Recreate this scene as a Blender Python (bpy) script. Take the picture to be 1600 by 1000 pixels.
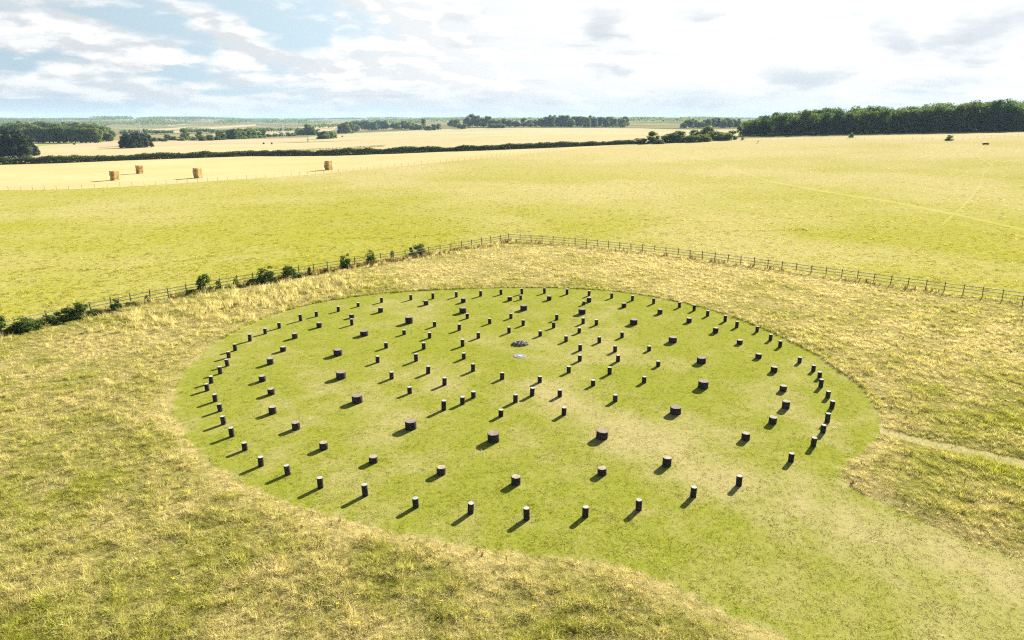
import bpy, bmesh, math, random
import numpy as np
from mathutils import Vector, Matrix
from mathutils.geometry import delaunay_2d_cdt

# ------------------------------------------------------------------ scene, camera, sky, sun
scene = bpy.context.scene
for o in list(bpy.data.objects):
    bpy.data.objects.remove(o)
COL = scene.collection
R = math.radians
SUN_AZ, SUN_EL = R(38.0), R(24.5)
EXPOSURE = 1.8

cam_d = bpy.data.cameras.new('camera')
cam_d.sensor_fit = 'HORIZONTAL'
cam_d.sensor_width = 36.0
cam_d.lens = 36.0 * 1067.0 / 1600.0
cam_d.clip_start = 0.5
cam_d.clip_end = 30000
cam = bpy.data.objects.new('camera', cam_d)
COL.objects.link(cam)
cam.location = (0, 0, 18.0)
cam.rotation_euler = (R(90) - math.atan(315 / 1067), 0, 0)
scene.camera = cam
scene.view_settings.view_transform = 'Standard'
scene.view_settings.look = 'None'
scene.view_settings.exposure = EXPOSURE
scene.view_settings.gamma = 1.0
scene.view_settings.use_curve_mapping = False
scene.render.engine = 'CYCLES'
scene.cycles.max_bounces = 4
scene.cycles.diffuse_bounces = 2
scene.cycles.transmission_bounces = 4
scene.cycles.transparent_max_bounces = 4
scene.cycles.volume_bounces = 0
scene.cycles.use_denoising = False
scene.cycles.pixel_filter_type = 'BLACKMAN_HARRIS'
scene.cycles.filter_width = 1.2

sun_dir = Vector((math.sin(SUN_AZ) * math.cos(SUN_EL), math.cos(SUN_AZ) * math.cos(SUN_EL), math.sin(SUN_EL)))
sun_d = bpy.data.lights.new('sun', 'SUN')
sun_d.energy = 5.0
sun_d.angle = R(0.5)
sun_d.color = (1.0, 0.95, 0.86)
sun = bpy.data.objects.new('sun', sun_d)
COL.objects.link(sun)
sun.rotation_euler = sun_dir.to_track_quat('Z', 'Y').to_euler()
sun.location = (60, 80, 60)


class NT:
    """small helper to write node trees"""
    def __init__(self, tree):
        self.t = tree
        self.n = tree.nodes
        self.l = tree.links

    def add(self, kind, **kw):
        nd = self.n.new(kind)
        for k, v in kw.items():
            setattr(nd, k, v)
        return nd

    def put(self, sock, v):
        if isinstance(v, bpy.types.NodeSocket):
            self.l.new(v, sock)
        elif v is not None:
            try:
                sock.default_value = v
            except (TypeError, ValueError):
                sock.default_value = (*v, 1.0)[:len(sock.default_value)]

    def math(self, op, a, b=None, c=None, clamp=False):
        nd = self.add('ShaderNodeMath', operation=op, use_clamp=clamp)
        self.put(nd.inputs[0], a)
        if b is not None:
            self.put(nd.inputs[1], b)
        if c is not None:
            self.put(nd.inputs[2], c)
        return nd.outputs[0]

    def mix(self, f, a, b, blend='MIX'):
        nd = self.add('ShaderNodeMix', data_type='RGBA', blend_type=blend)
        self.put(nd.inputs[0], f)
        self.put(nd.inputs[6], a if isinstance(a, bpy.types.NodeSocket) else (*a, 1))
        self.put(nd.inputs[7], b if isinstance(b, bpy.types.NodeSocket) else (*b, 1))
        return nd.outputs[2]

    def ramp(self, v, lo, hi):
        nd = self.add('ShaderNodeMapRange', interpolation_type='SMOOTHSTEP')
        self.put(nd.inputs[0], v)
        nd.inputs[1].default_value = lo
        nd.inputs[2].default_value = hi
        return nd.outputs[0]

    def noise(self, vec, scale, detail=4, rough=0.55, dist=0.0):
        nd = self.add('ShaderNodeTexNoise')
        if vec is not None:
            self.put(nd.inputs['Vector'], vec)
        nd.inputs['Scale'].default_value = scale
        nd.inputs['Detail'].default_value = detail
        nd.inputs['Roughness'].default_value = rough
        nd.inputs['Distortion'].default_value = dist
        return nd.outputs[0]

    def comb(self, x, y, z=0.0):
        nd = self.add('ShaderNodeCombineXYZ')
        for i, v in enumerate((x, y, z)):
            self.put(nd.inputs[i], v)
        return nd.outputs[0]

    def mapping(self, vec, scale=(1, 1, 1), rot=(0, 0, 0)):
        nd = self.add('ShaderNodeMapping')
        self.put(nd.inputs[0], vec)
        nd.inputs['Scale'].default_value = scale
        nd.inputs['Rotation'].default_value = rot
        return nd.outputs[0]


# clouds: azimuth, elevation, half widths (degrees), weight
CLOUD_WHITE = [(-30.98,5.31,5.02,1.43,1),(-28.13,4.24,4.11,1.12,1),(-21.76,6.18,2.51,1.12,1),(-19.28,4.98,2.51,0.82,0.9),(-32.12,2.67,3.65,1.02,1),(-28.46,1.93,5.02,1.02,1),
    (-33.51,4.98,2.74,1.53,0.7),(-24.94,0.89,5.48,0.71,0.7),(-12.92,3.54,3.2,0.71,0.8),(-9.07,2.64,4.11,0.71,0.7)]
CLOUD_BLUE = [(-27.41,6.59,3.2,0.61,1),(-23.8,3.32,2.05,0.82,1),(-16.04,5.73,2.74,1.12,0.9),(-13.82,4.21,2.74,0.61,0.8),(-34.15,3.2,1.83,0.71,0.7),(-17.22,7.77,3.2,0.51,0.6),
    (-11.75,6.73,1.83,1.02,0.5)]
CLOUD_GREY = [(14.01,1.66,6.57,0.57,0.8),(29.95,2.32,6.02,0.77,0.8),(1.02,1.71,4.93,0.51,0.7),(14.49,7.74,4.93,0.51,0.6),(3.0,5.49,3.29,0.57,0.5),(24.57,7.08,3.29,0.57,0.6),(7.41,6.82,2.3,1.66,1),
    (9.14,6.25,2.19,0.64,0.8),(18.8,5.3,4.11,0.89,0.7),(27.02,5.23,2.3,1.91,1),(32.38,5.51,5.2,1.79,1),(34.4,5.68,3.29,1.91,1),(21.05,2.86,4.66,1.15,1),(23.42,2.98,2.19,0.77,0.8),
    (7.03,3.84,1.2,0.89,0.8),(27.82,3.71,3.83,0.64,0.7),(-6.06,3.04,3.29,0.77,0.7),(-13.53,8.25,2.74,0.51,0.6),(-3.46,7.67,1.64,0.77,0.5)]


def build_world():
    w = bpy.data.worlds.new('World')
    scene.world = w
    w.use_nodes = True
    t = NT(w.node_tree)
    t.n.clear()
    w.cycles.sampling_method = 'MANUAL'
    w.cycles.sample_map_resolution = 256
    sky = t.add('ShaderNodeTexSky', sky_type='NISHITA', sun_disc=False)
    sky.sun_elevation = SUN_EL
    sky.sun_rotation = SUN_AZ
    sky.altitude = 100
    sky.air_density = 1.0
    sky.dust_density = 0.4
    sky.ozone_density = 2.0
    d = t.add('ShaderNodeTexCoord').outputs['Generated']
    sep = t.add('ShaderNodeSeparateXYZ')
    t.put(sep.inputs[0], d)
    x, y, z = sep.outputs
    # read the clear sky a little above the murk of the horizon
    nz = t.add('ShaderNodeVectorMath', operation='NORMALIZE')
    t.put(nz.inputs[0], t.comb(x, y, t.math('MAXIMUM', z, 0.15)))
    t.put(sky.inputs[0], nz.outputs[0])
    D = 57.29578
    az = t.math('MULTIPLY', t.math('ARCTAN2', x, y), D)
    el = t.math('MULTIPLY', t.math('ARCSINE', z), D)
    # cloud-layer coordinates: clouds flatten and shrink towards the horizon
    den = t.math('ADD', t.math('MAXIMUM', z, 0.0), 0.09)
    lx, ly = t.math('DIVIDE', x, den), t.math('DIVIDE', y, den)
    lay = t.comb(lx, ly, 3.7)
    n2 = t.noise(lay, 0.9, 5, 0.55, 0.2)
    ang = t.comb(t.math('MULTIPLY', az, 0.10), t.math('MULTIPLY', el, 0.30), 1.3)
    n1 = t.noise(ang, 1.6, 3, 0.5)
    n3 = t.noise(ang, 2.4, 5, 0.53)
    # the same clouds sampled a little towards the sun: which side of a cloud is lit
    off = t.comb(t.math('ADD', t.math('MULTIPLY', az, 0.10), 0.07), t.math('ADD', t.math('MULTIPLY', el, 0.30), 0.11), 1.3)
    n3b = t.noise(off, 2.4, 5, 0.53)
    wz = t.math('ADD', az, t.math('MULTIPLY', t.math('SUBTRACT', n1, 0.5), 9.0))
    we = t.math('ADD', el, t.math('MULTIPLY', t.math('SUBTRACT', n3, 0.5), 3.4))

    wv = t.comb(wz, we, 0.0)

    def blobs(lst):
        acc = None
        for a, e, sa, se, amp in lst:
            m = t.add('ShaderNodeVectorMath', operation='MULTIPLY_ADD')
            t.put(m.inputs[0], wv)
            m.inputs[1].default_value = (1 / sa, 1 / se, 0)
            m.inputs[2].default_value = (-a / sa, -e / se, math.sqrt(max(0.0, -math.log(amp))))
            dd = t.add('ShaderNodeVectorMath', operation='DOT_PRODUCT')
            t.put(dd.inputs[0], m.outputs[0])
            t.put(dd.inputs[1], m.outputs[0])
            g = t.math('POWER', 0.36788, dd.outputs['Value'])
            acc = g if acc is None else t.math('MAXIMUM', acc, g)
        return acc
    # thin cloud thickens and brightens towards the sun
    dp = t.add('ShaderNodeVectorMath', operation='DOT_PRODUCT')
    t.put(dp.inputs[0], d)
    dp.inputs[1].default_value = sun_dir
    cosn = t.math('MAXIMUM', dp.outputs['Value'], 0.0)
    veil = t.ramp(cosn, 0.40, 0.86)
    nm = t.math('ADD', t.math('MULTIPLY', n3, 0.45), t.math('MULTIPLY', n2, 0.55))
    nm = t.math('SUBTRACT', nm, t.math('MULTIPLY', t.ramp(el, 9.0, 24.0), 0.20))
    cov = t.math('ADD', nm, t.math('MULTIPLY', blobs(CLOUD_WHITE), 0.26))
    cov = t.math('SUBTRACT', cov, t.math('MULTIPLY', blobs(CLOUD_BLUE), 0.24))
    cov = t.math('ADD', cov, t.math('MULTIPLY', veil, 0.22))
    mask = t.ramp(cov, 0.44, 0.62)
    # lit side / shaded side
    rel = t.math('SUBTRACT', n3, n3b)
    lit = t.ramp(t.math('ADD', t.math('MULTIPLY', rel, 2.6), t.math('MULTIPLY', n2, 0.25)), -0.16, 0.36)
    lit = t.math('MAXIMUM', lit, t.math('MULTIPLY', veil, 0.6))
    blue = t.mix(1.0, sky.outputs[0], SKY_BLUE, 'MULTIPLY')
    white = t.mix(lit, CLOUD_SHADE, CLOUD_LIT)
    gl = t.math('ADD', 0.93, t.math('MULTIPLY', t.math('POWER', cosn, 3.0), 0.22))
    white = t.mix(1.0, white, t.comb(gl, gl, gl), 'MULTIPLY')
    c = t.mix(mask, blue, white)
    grey = t.ramp(t.math('ADD', t.math('MULTIPLY', blobs(CLOUD_GREY), 0.60), t.math('MULTIPLY', t.math('SUBTRACT', n3, 0.5), 1.5)), 0.08, 0.80)
    grey = t.math('MAXIMUM', grey, t.math('MULTIPLY', t.ramp(n2, 0.60, 0.72), 0.6))
    c = t.mix(t.math('MULTIPLY', grey, t.math('MULTIPLY', mask, 0.66)), c, CLOUD_GREYC)
    # milky air low over the horizon, streaked
    low = t.math('SUBTRACT', 1.0, t.ramp(el, -0.4, 3.6))
    streak = t.noise(t.comb(t.math('MULTIPLY', az, 0.05), t.math('MULTIPLY', el, 0.9), 7.0), 1.6, 3, 0.6)
    c = t.mix(t.math('MULTIPLY', low, t.math('ADD', 0.35, t.math('MULTIPLY', streak, 0.7)), clamp=True), c, SKY_LOW)
    c = t.mix(t.ramp(el, -1.5, -0.3), (1.2, 1.1, 0.5), c)
    bg = t.add('ShaderNodeBackground')
    t.put(bg.inputs[0], c)
    bg.inputs[1].default_value = 0.1
    out = t.add('ShaderNodeOutputWorld')
    t.put(out.inputs[0], bg.outputs[0])


SKY_BLUE = (0.52, 0.45, 0.395)
CLOUD_LIT, CLOUD_SHADE, CLOUD_GREYC, SKY_LOW = (3.2, 3.2, 3.16), (2.2, 2.32, 2.41), (1.55, 1.78, 1.97), (1.85, 2.14, 2.3)
build_world()


# ------------------------------------------------------------------ survey of the place, in metres
RING_A = [(-16.87,63.88,0.51),(-18.52,62.15,0.51),(-19.56,60.65,0.64),(-20.8,58.37,0.55),(-21.49,56.72,0.51),(-22.08,54.7,0.62),(-22.36,52.23,0.57),(-22.21,50.54,0.51),(-21.56,48.65,0.55),
    (-21.44,47.04,0.55),(-21.32,45.17,0.53),(-21.0,43.78,0.5),(-15.33,65.66,0.42),(-13.28,67.25,0.54),(-10.44,68.22,0.57),(-8.22,68.71,0.63),(-5.83,69.37,0.59),(-3.31,69.72,0.6),(-1.17,70.39,0.6),
    (1.06,70.65,0.62),(3.48,70.91,0.61),(5.86,70.5,0.6),(8.12,69.87,0.57),(10.38,68.86,0.56),(12.36,67.88,0.55),(14.31,66.68,0.59),(16.58,65.21,0.57),(17.73,64.06,0.59),(18.51,62.15,0.56),
    (19.65,60.38,0.6),(20.15,58.55,0.57),(21.5,57.21,0.52),(21.81,54.83,0.54),(21.96,53.08,0.54),(22.06,49.35,0.45),(22.36,47.54,0.47),(22.22,46.14,0.47),(21.55,44.41,0.59),(21.2,42.52,0.48),
    (20.69,40.78,0.52),(19.46,38.66,0.6),(18.57,37.23,0.5),(17.24,35.46,0.55),(15.25,33.64,0.5),(11.6,31.11,0.54),(-19.66,41.9,0.53),(-18.7,40.34,0.51),(-17.69,38.39,0.55),(-16.52,36.7,0.57),
    (-15.1,34.97,0.47),(-13.55,33.15,0.54),(-11.81,32.22,0.55),(-9.73,30.87,0.57),(-7.3,30.13,0.62),(-4.64,29.07,0.51),(-1.97,28.55,0.56),(0.69,28.03,0.58),(3.45,28.24,0.52),(6.07,28.83,0.55),
    (8.98,30.0,0.55)]
RING_B = [(-17.31,58.64,0.46),(-18.52,55.48,0.45),(-18.45,52.1,0.4),(-18.46,49.11,0.48),(-17.82,45.56,0.42),(-15.06,61.66,0.36),(-12.72,63.63,0.47),(-8.64,66.31,0.45),(-4.96,67.25,0.45),
    (-0.23,67.97,0.42),(3.84,68.12,0.44),(7.85,67.34,0.49),(11.12,65.39,0.43),(14.18,62.99,0.46),(16.27,60.16,0.42),(17.8,57.02,0.46),(18.93,53.92,0.36),(19.28,50.43,0.37),(19.37,47.38,0.41),
    (18.66,43.73,0.39),(17.72,40.81,0.5),(16.03,38.53,0.42),(13.65,36.32,0.41),(-16.36,43.13,0.43),(-15.23,40.02,0.45),(-13.03,37.72,0.46),(-10.69,35.14,0.4),(-7.56,33.56,0.34),(-3.74,32.28,0.4),
    (0.2,31.26,0.43),(8.36,33.18,0.48),(4.75,32.25,0.37)]
RING_C = [(-13.8,51.16,0.48),(-12.35,46.14,0.49),(-9.43,59.96,0.59),(-12.77,56.26,0.42),(-4.74,63.44,0.5),(1.16,64.39,0.48),(6.72,63.01,0.5),(11.08,59.57,0.47),(13.46,54.38,0.46),(14.53,49.35,0.45),
    (13.31,44.31,0.5),(-10.22,41.8,0.49),(-6.12,37.8,0.5),(-1.07,36.12,0.51),(5.28,36.51,0.47),(10.41,40.02,0.45)]
RING_F = [(-3.76,50.24,0.51),(-0.71,45.92,0.5),(-2.89,47.56,0.59),(2.43,56.08,0.47),(4.2,47.28,0.48),(5.24,49.75,0.5),(-4.06,53.31,0.6),(1.97,45.31,0.46),(-0.26,56.95,0.55),(4.54,54.58,0.49),
    (-2.87,55.47,0.52),(5.51,52.24,0.52)]
RING_E = [(1.35,42.89,0.57),(1.01,59.2,0.53),(3.73,58.46,0.54),(5.87,56.95,0.48),(7.3,54.26,0.51),(-4.75,44.8,0.56),(5.69,44.69,0.43),(3.22,42.74,0.49),(-6.17,47.08,0.57),(7.16,46.93,0.55),
    (-4.67,57.73,0.58),(0.23,41.78,0.54),(-2.59,42.53,0.46),(-2.03,59.77,0.51),(8.17,49.64,0.53),(-7.17,52.6,0.56),(8.28,51.94,0.51),(-7.41,49.75,0.61)]
RING_D = [(-7.03,55.5,0.51),(-0.1,61.46,0.49),(-3.25,41.48,0.51),(4.16,60.94,0.55),(6.5,59.77,0.55),(-0.7,39.55,0.46),(9.42,55.67,0.49),(3.28,39.76,0.53),(-6.97,43.27,0.48),(6.84,41.92,0.48),
    (-4.19,61.46,0.5),(-6.97,58.83,0.5),(7.65,59.31,0.53),(-4.39,40.51,0.66),(-8.67,46.01,0.54),(9.37,45.26,0.46),(11.06,52.18,0.41),(11.06,48.59,0.42),(-9.36,56.53,0.43),(-10.28,52.88,0.48),
    (-10.33,49.44,0.52)]
RING_X = [(7.2,66.22,0.4),(0.9,68.28,0.5),(-14.53,59.31,0.6)]
LAWN = [(-21.94,40.57),(-23.74,45.0),(-24.69,49.63),(-24.75,55.2),(-23.68,60.54),(-21.13,65.93),(-16.25,70.02),(-10.45,72.21),(-2.83,73.33),(3.55,73.6),(10.48,72.4),(14.81,69.61),(19.04,65.32),
    (22.11,59.44),(23.77,53.45),(24.52,48.19),(24.45,44.14),(23.58,40.56),(22.53,37.9),(20.41,35.23),(18.0,33.35),(17.16,31.97),(17.38,30.5),(18.68,28.2),(20.06,26.56),(21.73,24.9),(23.65,23.29),
    (17.89,16.32),(13.61,16.32),(11.5,18.82),(9.9,20.31),(7.97,21.56),(6.68,23.29),(4.81,24.39),(2.18,25.03),(-1.11,25.62),(-4.3,26.56),(-7.76,27.88),(-11.26,29.49),(-14.28,31.64),(-17.58,34.61),
    (-19.96,37.56)]
PATH = [(22.4,38.26),(23.5,36.86),(25.11,35.78),(26.65,34.75),(28.16,33.85),(30.53,32.43),(29.78,31.5),(27.44,32.85),(26.05,33.85),(24.58,34.91),(23.04,36.02),(21.92,37.03)]
FENCE_L = [(-0.48,102.31),(-1.78,100.97),(-3.1,99.66),(-4.44,98.36),(-5.8,97.07),(-7.17,95.8),(-8.56,94.54),(-9.95,93.29),(-11.35,92.05),(-12.76,90.82),(-14.18,89.59),(-15.59,88.36),(-17.01,87.13),
    (-18.42,85.9),(-19.84,84.67),(-21.24,83.43),(-22.64,82.19),(-24.03,80.94),(-25.41,79.67),(-26.78,78.4),(-28.13,77.11),(-29.46,75.8),(-30.78,74.48),(-32.07,73.13),(-33.34,71.77),(-34.58,70.38),
    (-35.8,68.96),(-36.99,67.52),(-38.15,66.05),(-39.27,64.55),(-40.36,63.02),(-41.42,61.45),(-42.43,59.84),(-43.4,58.2),(-44.33,56.51),(-45.22,54.79),(-46.06,53.02)]
FENCE_R = [(-0.48,102.31),(1.2,101.73),(2.85,101.11),(4.47,100.45),(6.06,99.76),(7.63,99.03),(9.18,98.26),(10.7,97.46),(12.2,96.63),(13.68,95.77),(15.14,94.89),(16.59,93.98),(18.01,93.04),
    (19.42,92.08),(20.81,91.1),(22.19,90.1),(23.56,89.08),(24.92,88.05),(26.26,87.0),(27.6,85.93),(28.93,84.86),(30.25,83.78),(31.56,82.68),(32.87,81.58),(34.18,80.48),(35.48,79.37),(36.79,78.26),
    (38.09,77.15),(39.39,76.04),(40.7,74.93),(42.01,73.83),(43.32,72.73),(44.64,71.64),(45.96,70.56),(47.29,69.49),(48.63,68.43),(49.98,67.39),(51.34,66.36),(52.72,65.35),(54.1,64.36),(55.5,63.39)]
SHRUBS = [(-44.05,56.26,1.49,1.69),(-42.69,57.18,2.25,1.38),(-41.92,59.11,1.74,1.06),(-41.06,60.32,2.01,1.32),(-40.03,61.16,1.61,1.65),(-38.39,63.8,1.24,1.46),(-37.39,67.66,0.46,0.67),
    (-32.96,71.41,1.93,1.97),(-32.25,72.85,0.7,1.0),(-30.67,74.03,0.78,1.24),(-27.88,75.88,2.41,2.08),(-25.82,77.49,2.01,1.75),(-24.09,79.5,0.46,1.17),(-20.66,83.42,1.59,2.03),
    (-18.07,86.07,1.48,1.93),(-15.9,89.3,0.51,1.21),(-13.8,91.86,0.7,1.16),(-12.63,92.28,2.37,1.52),(-43.53,56.62,1.45,0.85),(-42.2,58.13,1.94,0.87),(-41.38,59.71,1.75,0.89),(-39.59,62.45,1.71,0.62),
    (-37.96,65.67,1.4,0.52),(-34.1,70.57,1.64,0.56),(-29.22,74.95,1.59,0.66),(-24.85,78.48,1.66,0.69)]
STUB_EDGE = [(-152.23,173.06),(-131.48,177.64),(-116.04,179.22),(-99.66,189.32),(-87.76,202.56),(-72.08,217.6),(-45.26,246.85),(-10.2,279.26),(20.31,318.75)]
HEDGE = [(-229.47,263.57),(-200.95,274.33),(-179.84,284.87),(-160.79,303.35),(-121.71,333.46),(-60.49,331.75),(-12.04,330.66),(21.82,342.76),(61.95,359.08)]
FIELD_STUB = [(-152.23,173.06),(-131.48,177.64),(-116.04,179.22),(-99.66,189.32),(-87.76,202.56),(-72.08,217.6),(-45.26,246.85),(-10.2,279.26),(20.31,318.75),(61.0,353.47),(21.82,342.76),
    (-12.04,330.66),(-60.49,331.75),(-121.71,333.46),(-160.79,303.35),(-179.84,284.87),(-200.95,274.33),(-229.47,263.57)]
FIELD_A = [(-229.47,263.57),(-200.95,274.33),(-179.84,284.87),(-160.79,303.35),(-121.71,333.46),(-60.49,331.75),(-12.04,330.66),(21.82,342.76),(61.95,359.08),(90.2,382.63),(132.52,395.52),
    (139.63,416.96),(82.3,454.51),(0.0,465.37),(-133.51,613.53),(-195.8,539.1),(-238.23,467.98),(-323.8,481.35),(-365.75,422.76)]
FIELD_B1 = [(-365.75,422.76),(-323.8,481.35),(-238.23,467.98),(-195.8,539.1),(-173.68,598.22),(-228.6,788.81),(-278.12,652.64),(-315.6,621.41),(-362.89,635.21),(-392.89,585.04),(-482.17,558.77)]
FIELD_B2 = [(-172.53,598.0),(-133.51,613.53),(0.0,465.37),(82.3,454.51),(139.63,416.96),(267.22,800.0),(202.66,1122.86),(103.58,1147.94),(-86.06,1191.87),(-172.92,1196.58),(-231.98,1069.06),
    (-233.8,806.82),(-227.0,788.19)]
GREEN = [(-329.2,488.13),(-351.39,610.07),(-360.01,628.13),(-378.87,564.01)]
MARGIN = [(-77.18,424.61),(-89.59,410.44),(-114.54,393.16),(-131.06,359.47),(-129.03,353.83),(-111.4,382.26),(-87.39,400.27),(-74.81,413.56)]
FAR = [[(-482.94,1135.89),(-616.3,2135.82),(-524.36,2154.01),(-386.7,1540.44),(-297.93,914.4),(-343.57,833.87)],[(-884.02,1702.81),(-919.67,1999.3),(-848.86,1851.68),
    (-721.26,1388.05)],[(-644.63,1284.8),(-768.51,1662.26),(-635.35,1378.55),(-587.76,1172.96)],[(-1088.81,2245.24),(-1260.19,2732.27),(-1138.62,2477.5),(-1023.44,2109.9)],[(-854.36,1893.73),
    (-884.88,2455.17),(-792.53,2197.82),(-768.06,1701.36)],[(-408.34,1615.43),(-294.09,1630.08),(-239.4,1410.75),(-288.59,1330.96)]]
WOODSTRIP = [(106.56,367.23),(120.35,379.48),(150.71,369.82),(192.52,354.62),(216.88,342.58),(247.46,342.23),(353.84,408.13),(293.07,337.6),(224.71,310.35),(189.09,297.97),(172.63,317.4),
    (142.79,350.1),(114.49,360.74)]
TRACK1 = [(64.11,299.51),(67.99,270.92),(71.15,243.08),(67.94,184.31),(73.11,157.91),(78.37,140.5),(80.38,122.88),(81.41,108.25),(82.06,96.4),(80.33,94.25),(80.06,106.37),(79.27,121.1),
    (77.22,138.36),(72.1,155.66),(67.04,181.76),(70.18,239.7),(67.1,268.28),(63.23,296.62)]
TRACK2 = [(182.16,271.81),(163.43,245.5),(154.21,233.52),(146.3,217.48),(139.62,203.52),(126.32,186.81),(113.57,168.22),(99.55,149.2),(84.97,130.24),(75.82,119.12),(71.04,112.98),(71.35,112.62),
    (76.28,119.06),(84.82,129.41),(99.86,149.13),(113.55,167.7),(126.17,186.06),(140.41,204.02),(147.05,218.04),(154.59,233.3),(163.03,244.2),(181.49,270.22)]
TROUGH = (180.66,268.78)
MARKER = (115.43,331.1)
CAIRN = (0.69,53.32)
DISC = (0.61,50.87)
BALES = [(-117.35,204.55,2.26,2.92),(-122.56,228.54,2.0,2.84),(-96.03,211.98,2.34,3.22),(-63.97,242.44,2.45,3.34)]
PYLON = [(-387.9,739.5,17.4),(-247.3,764.7,16.3)]
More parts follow.
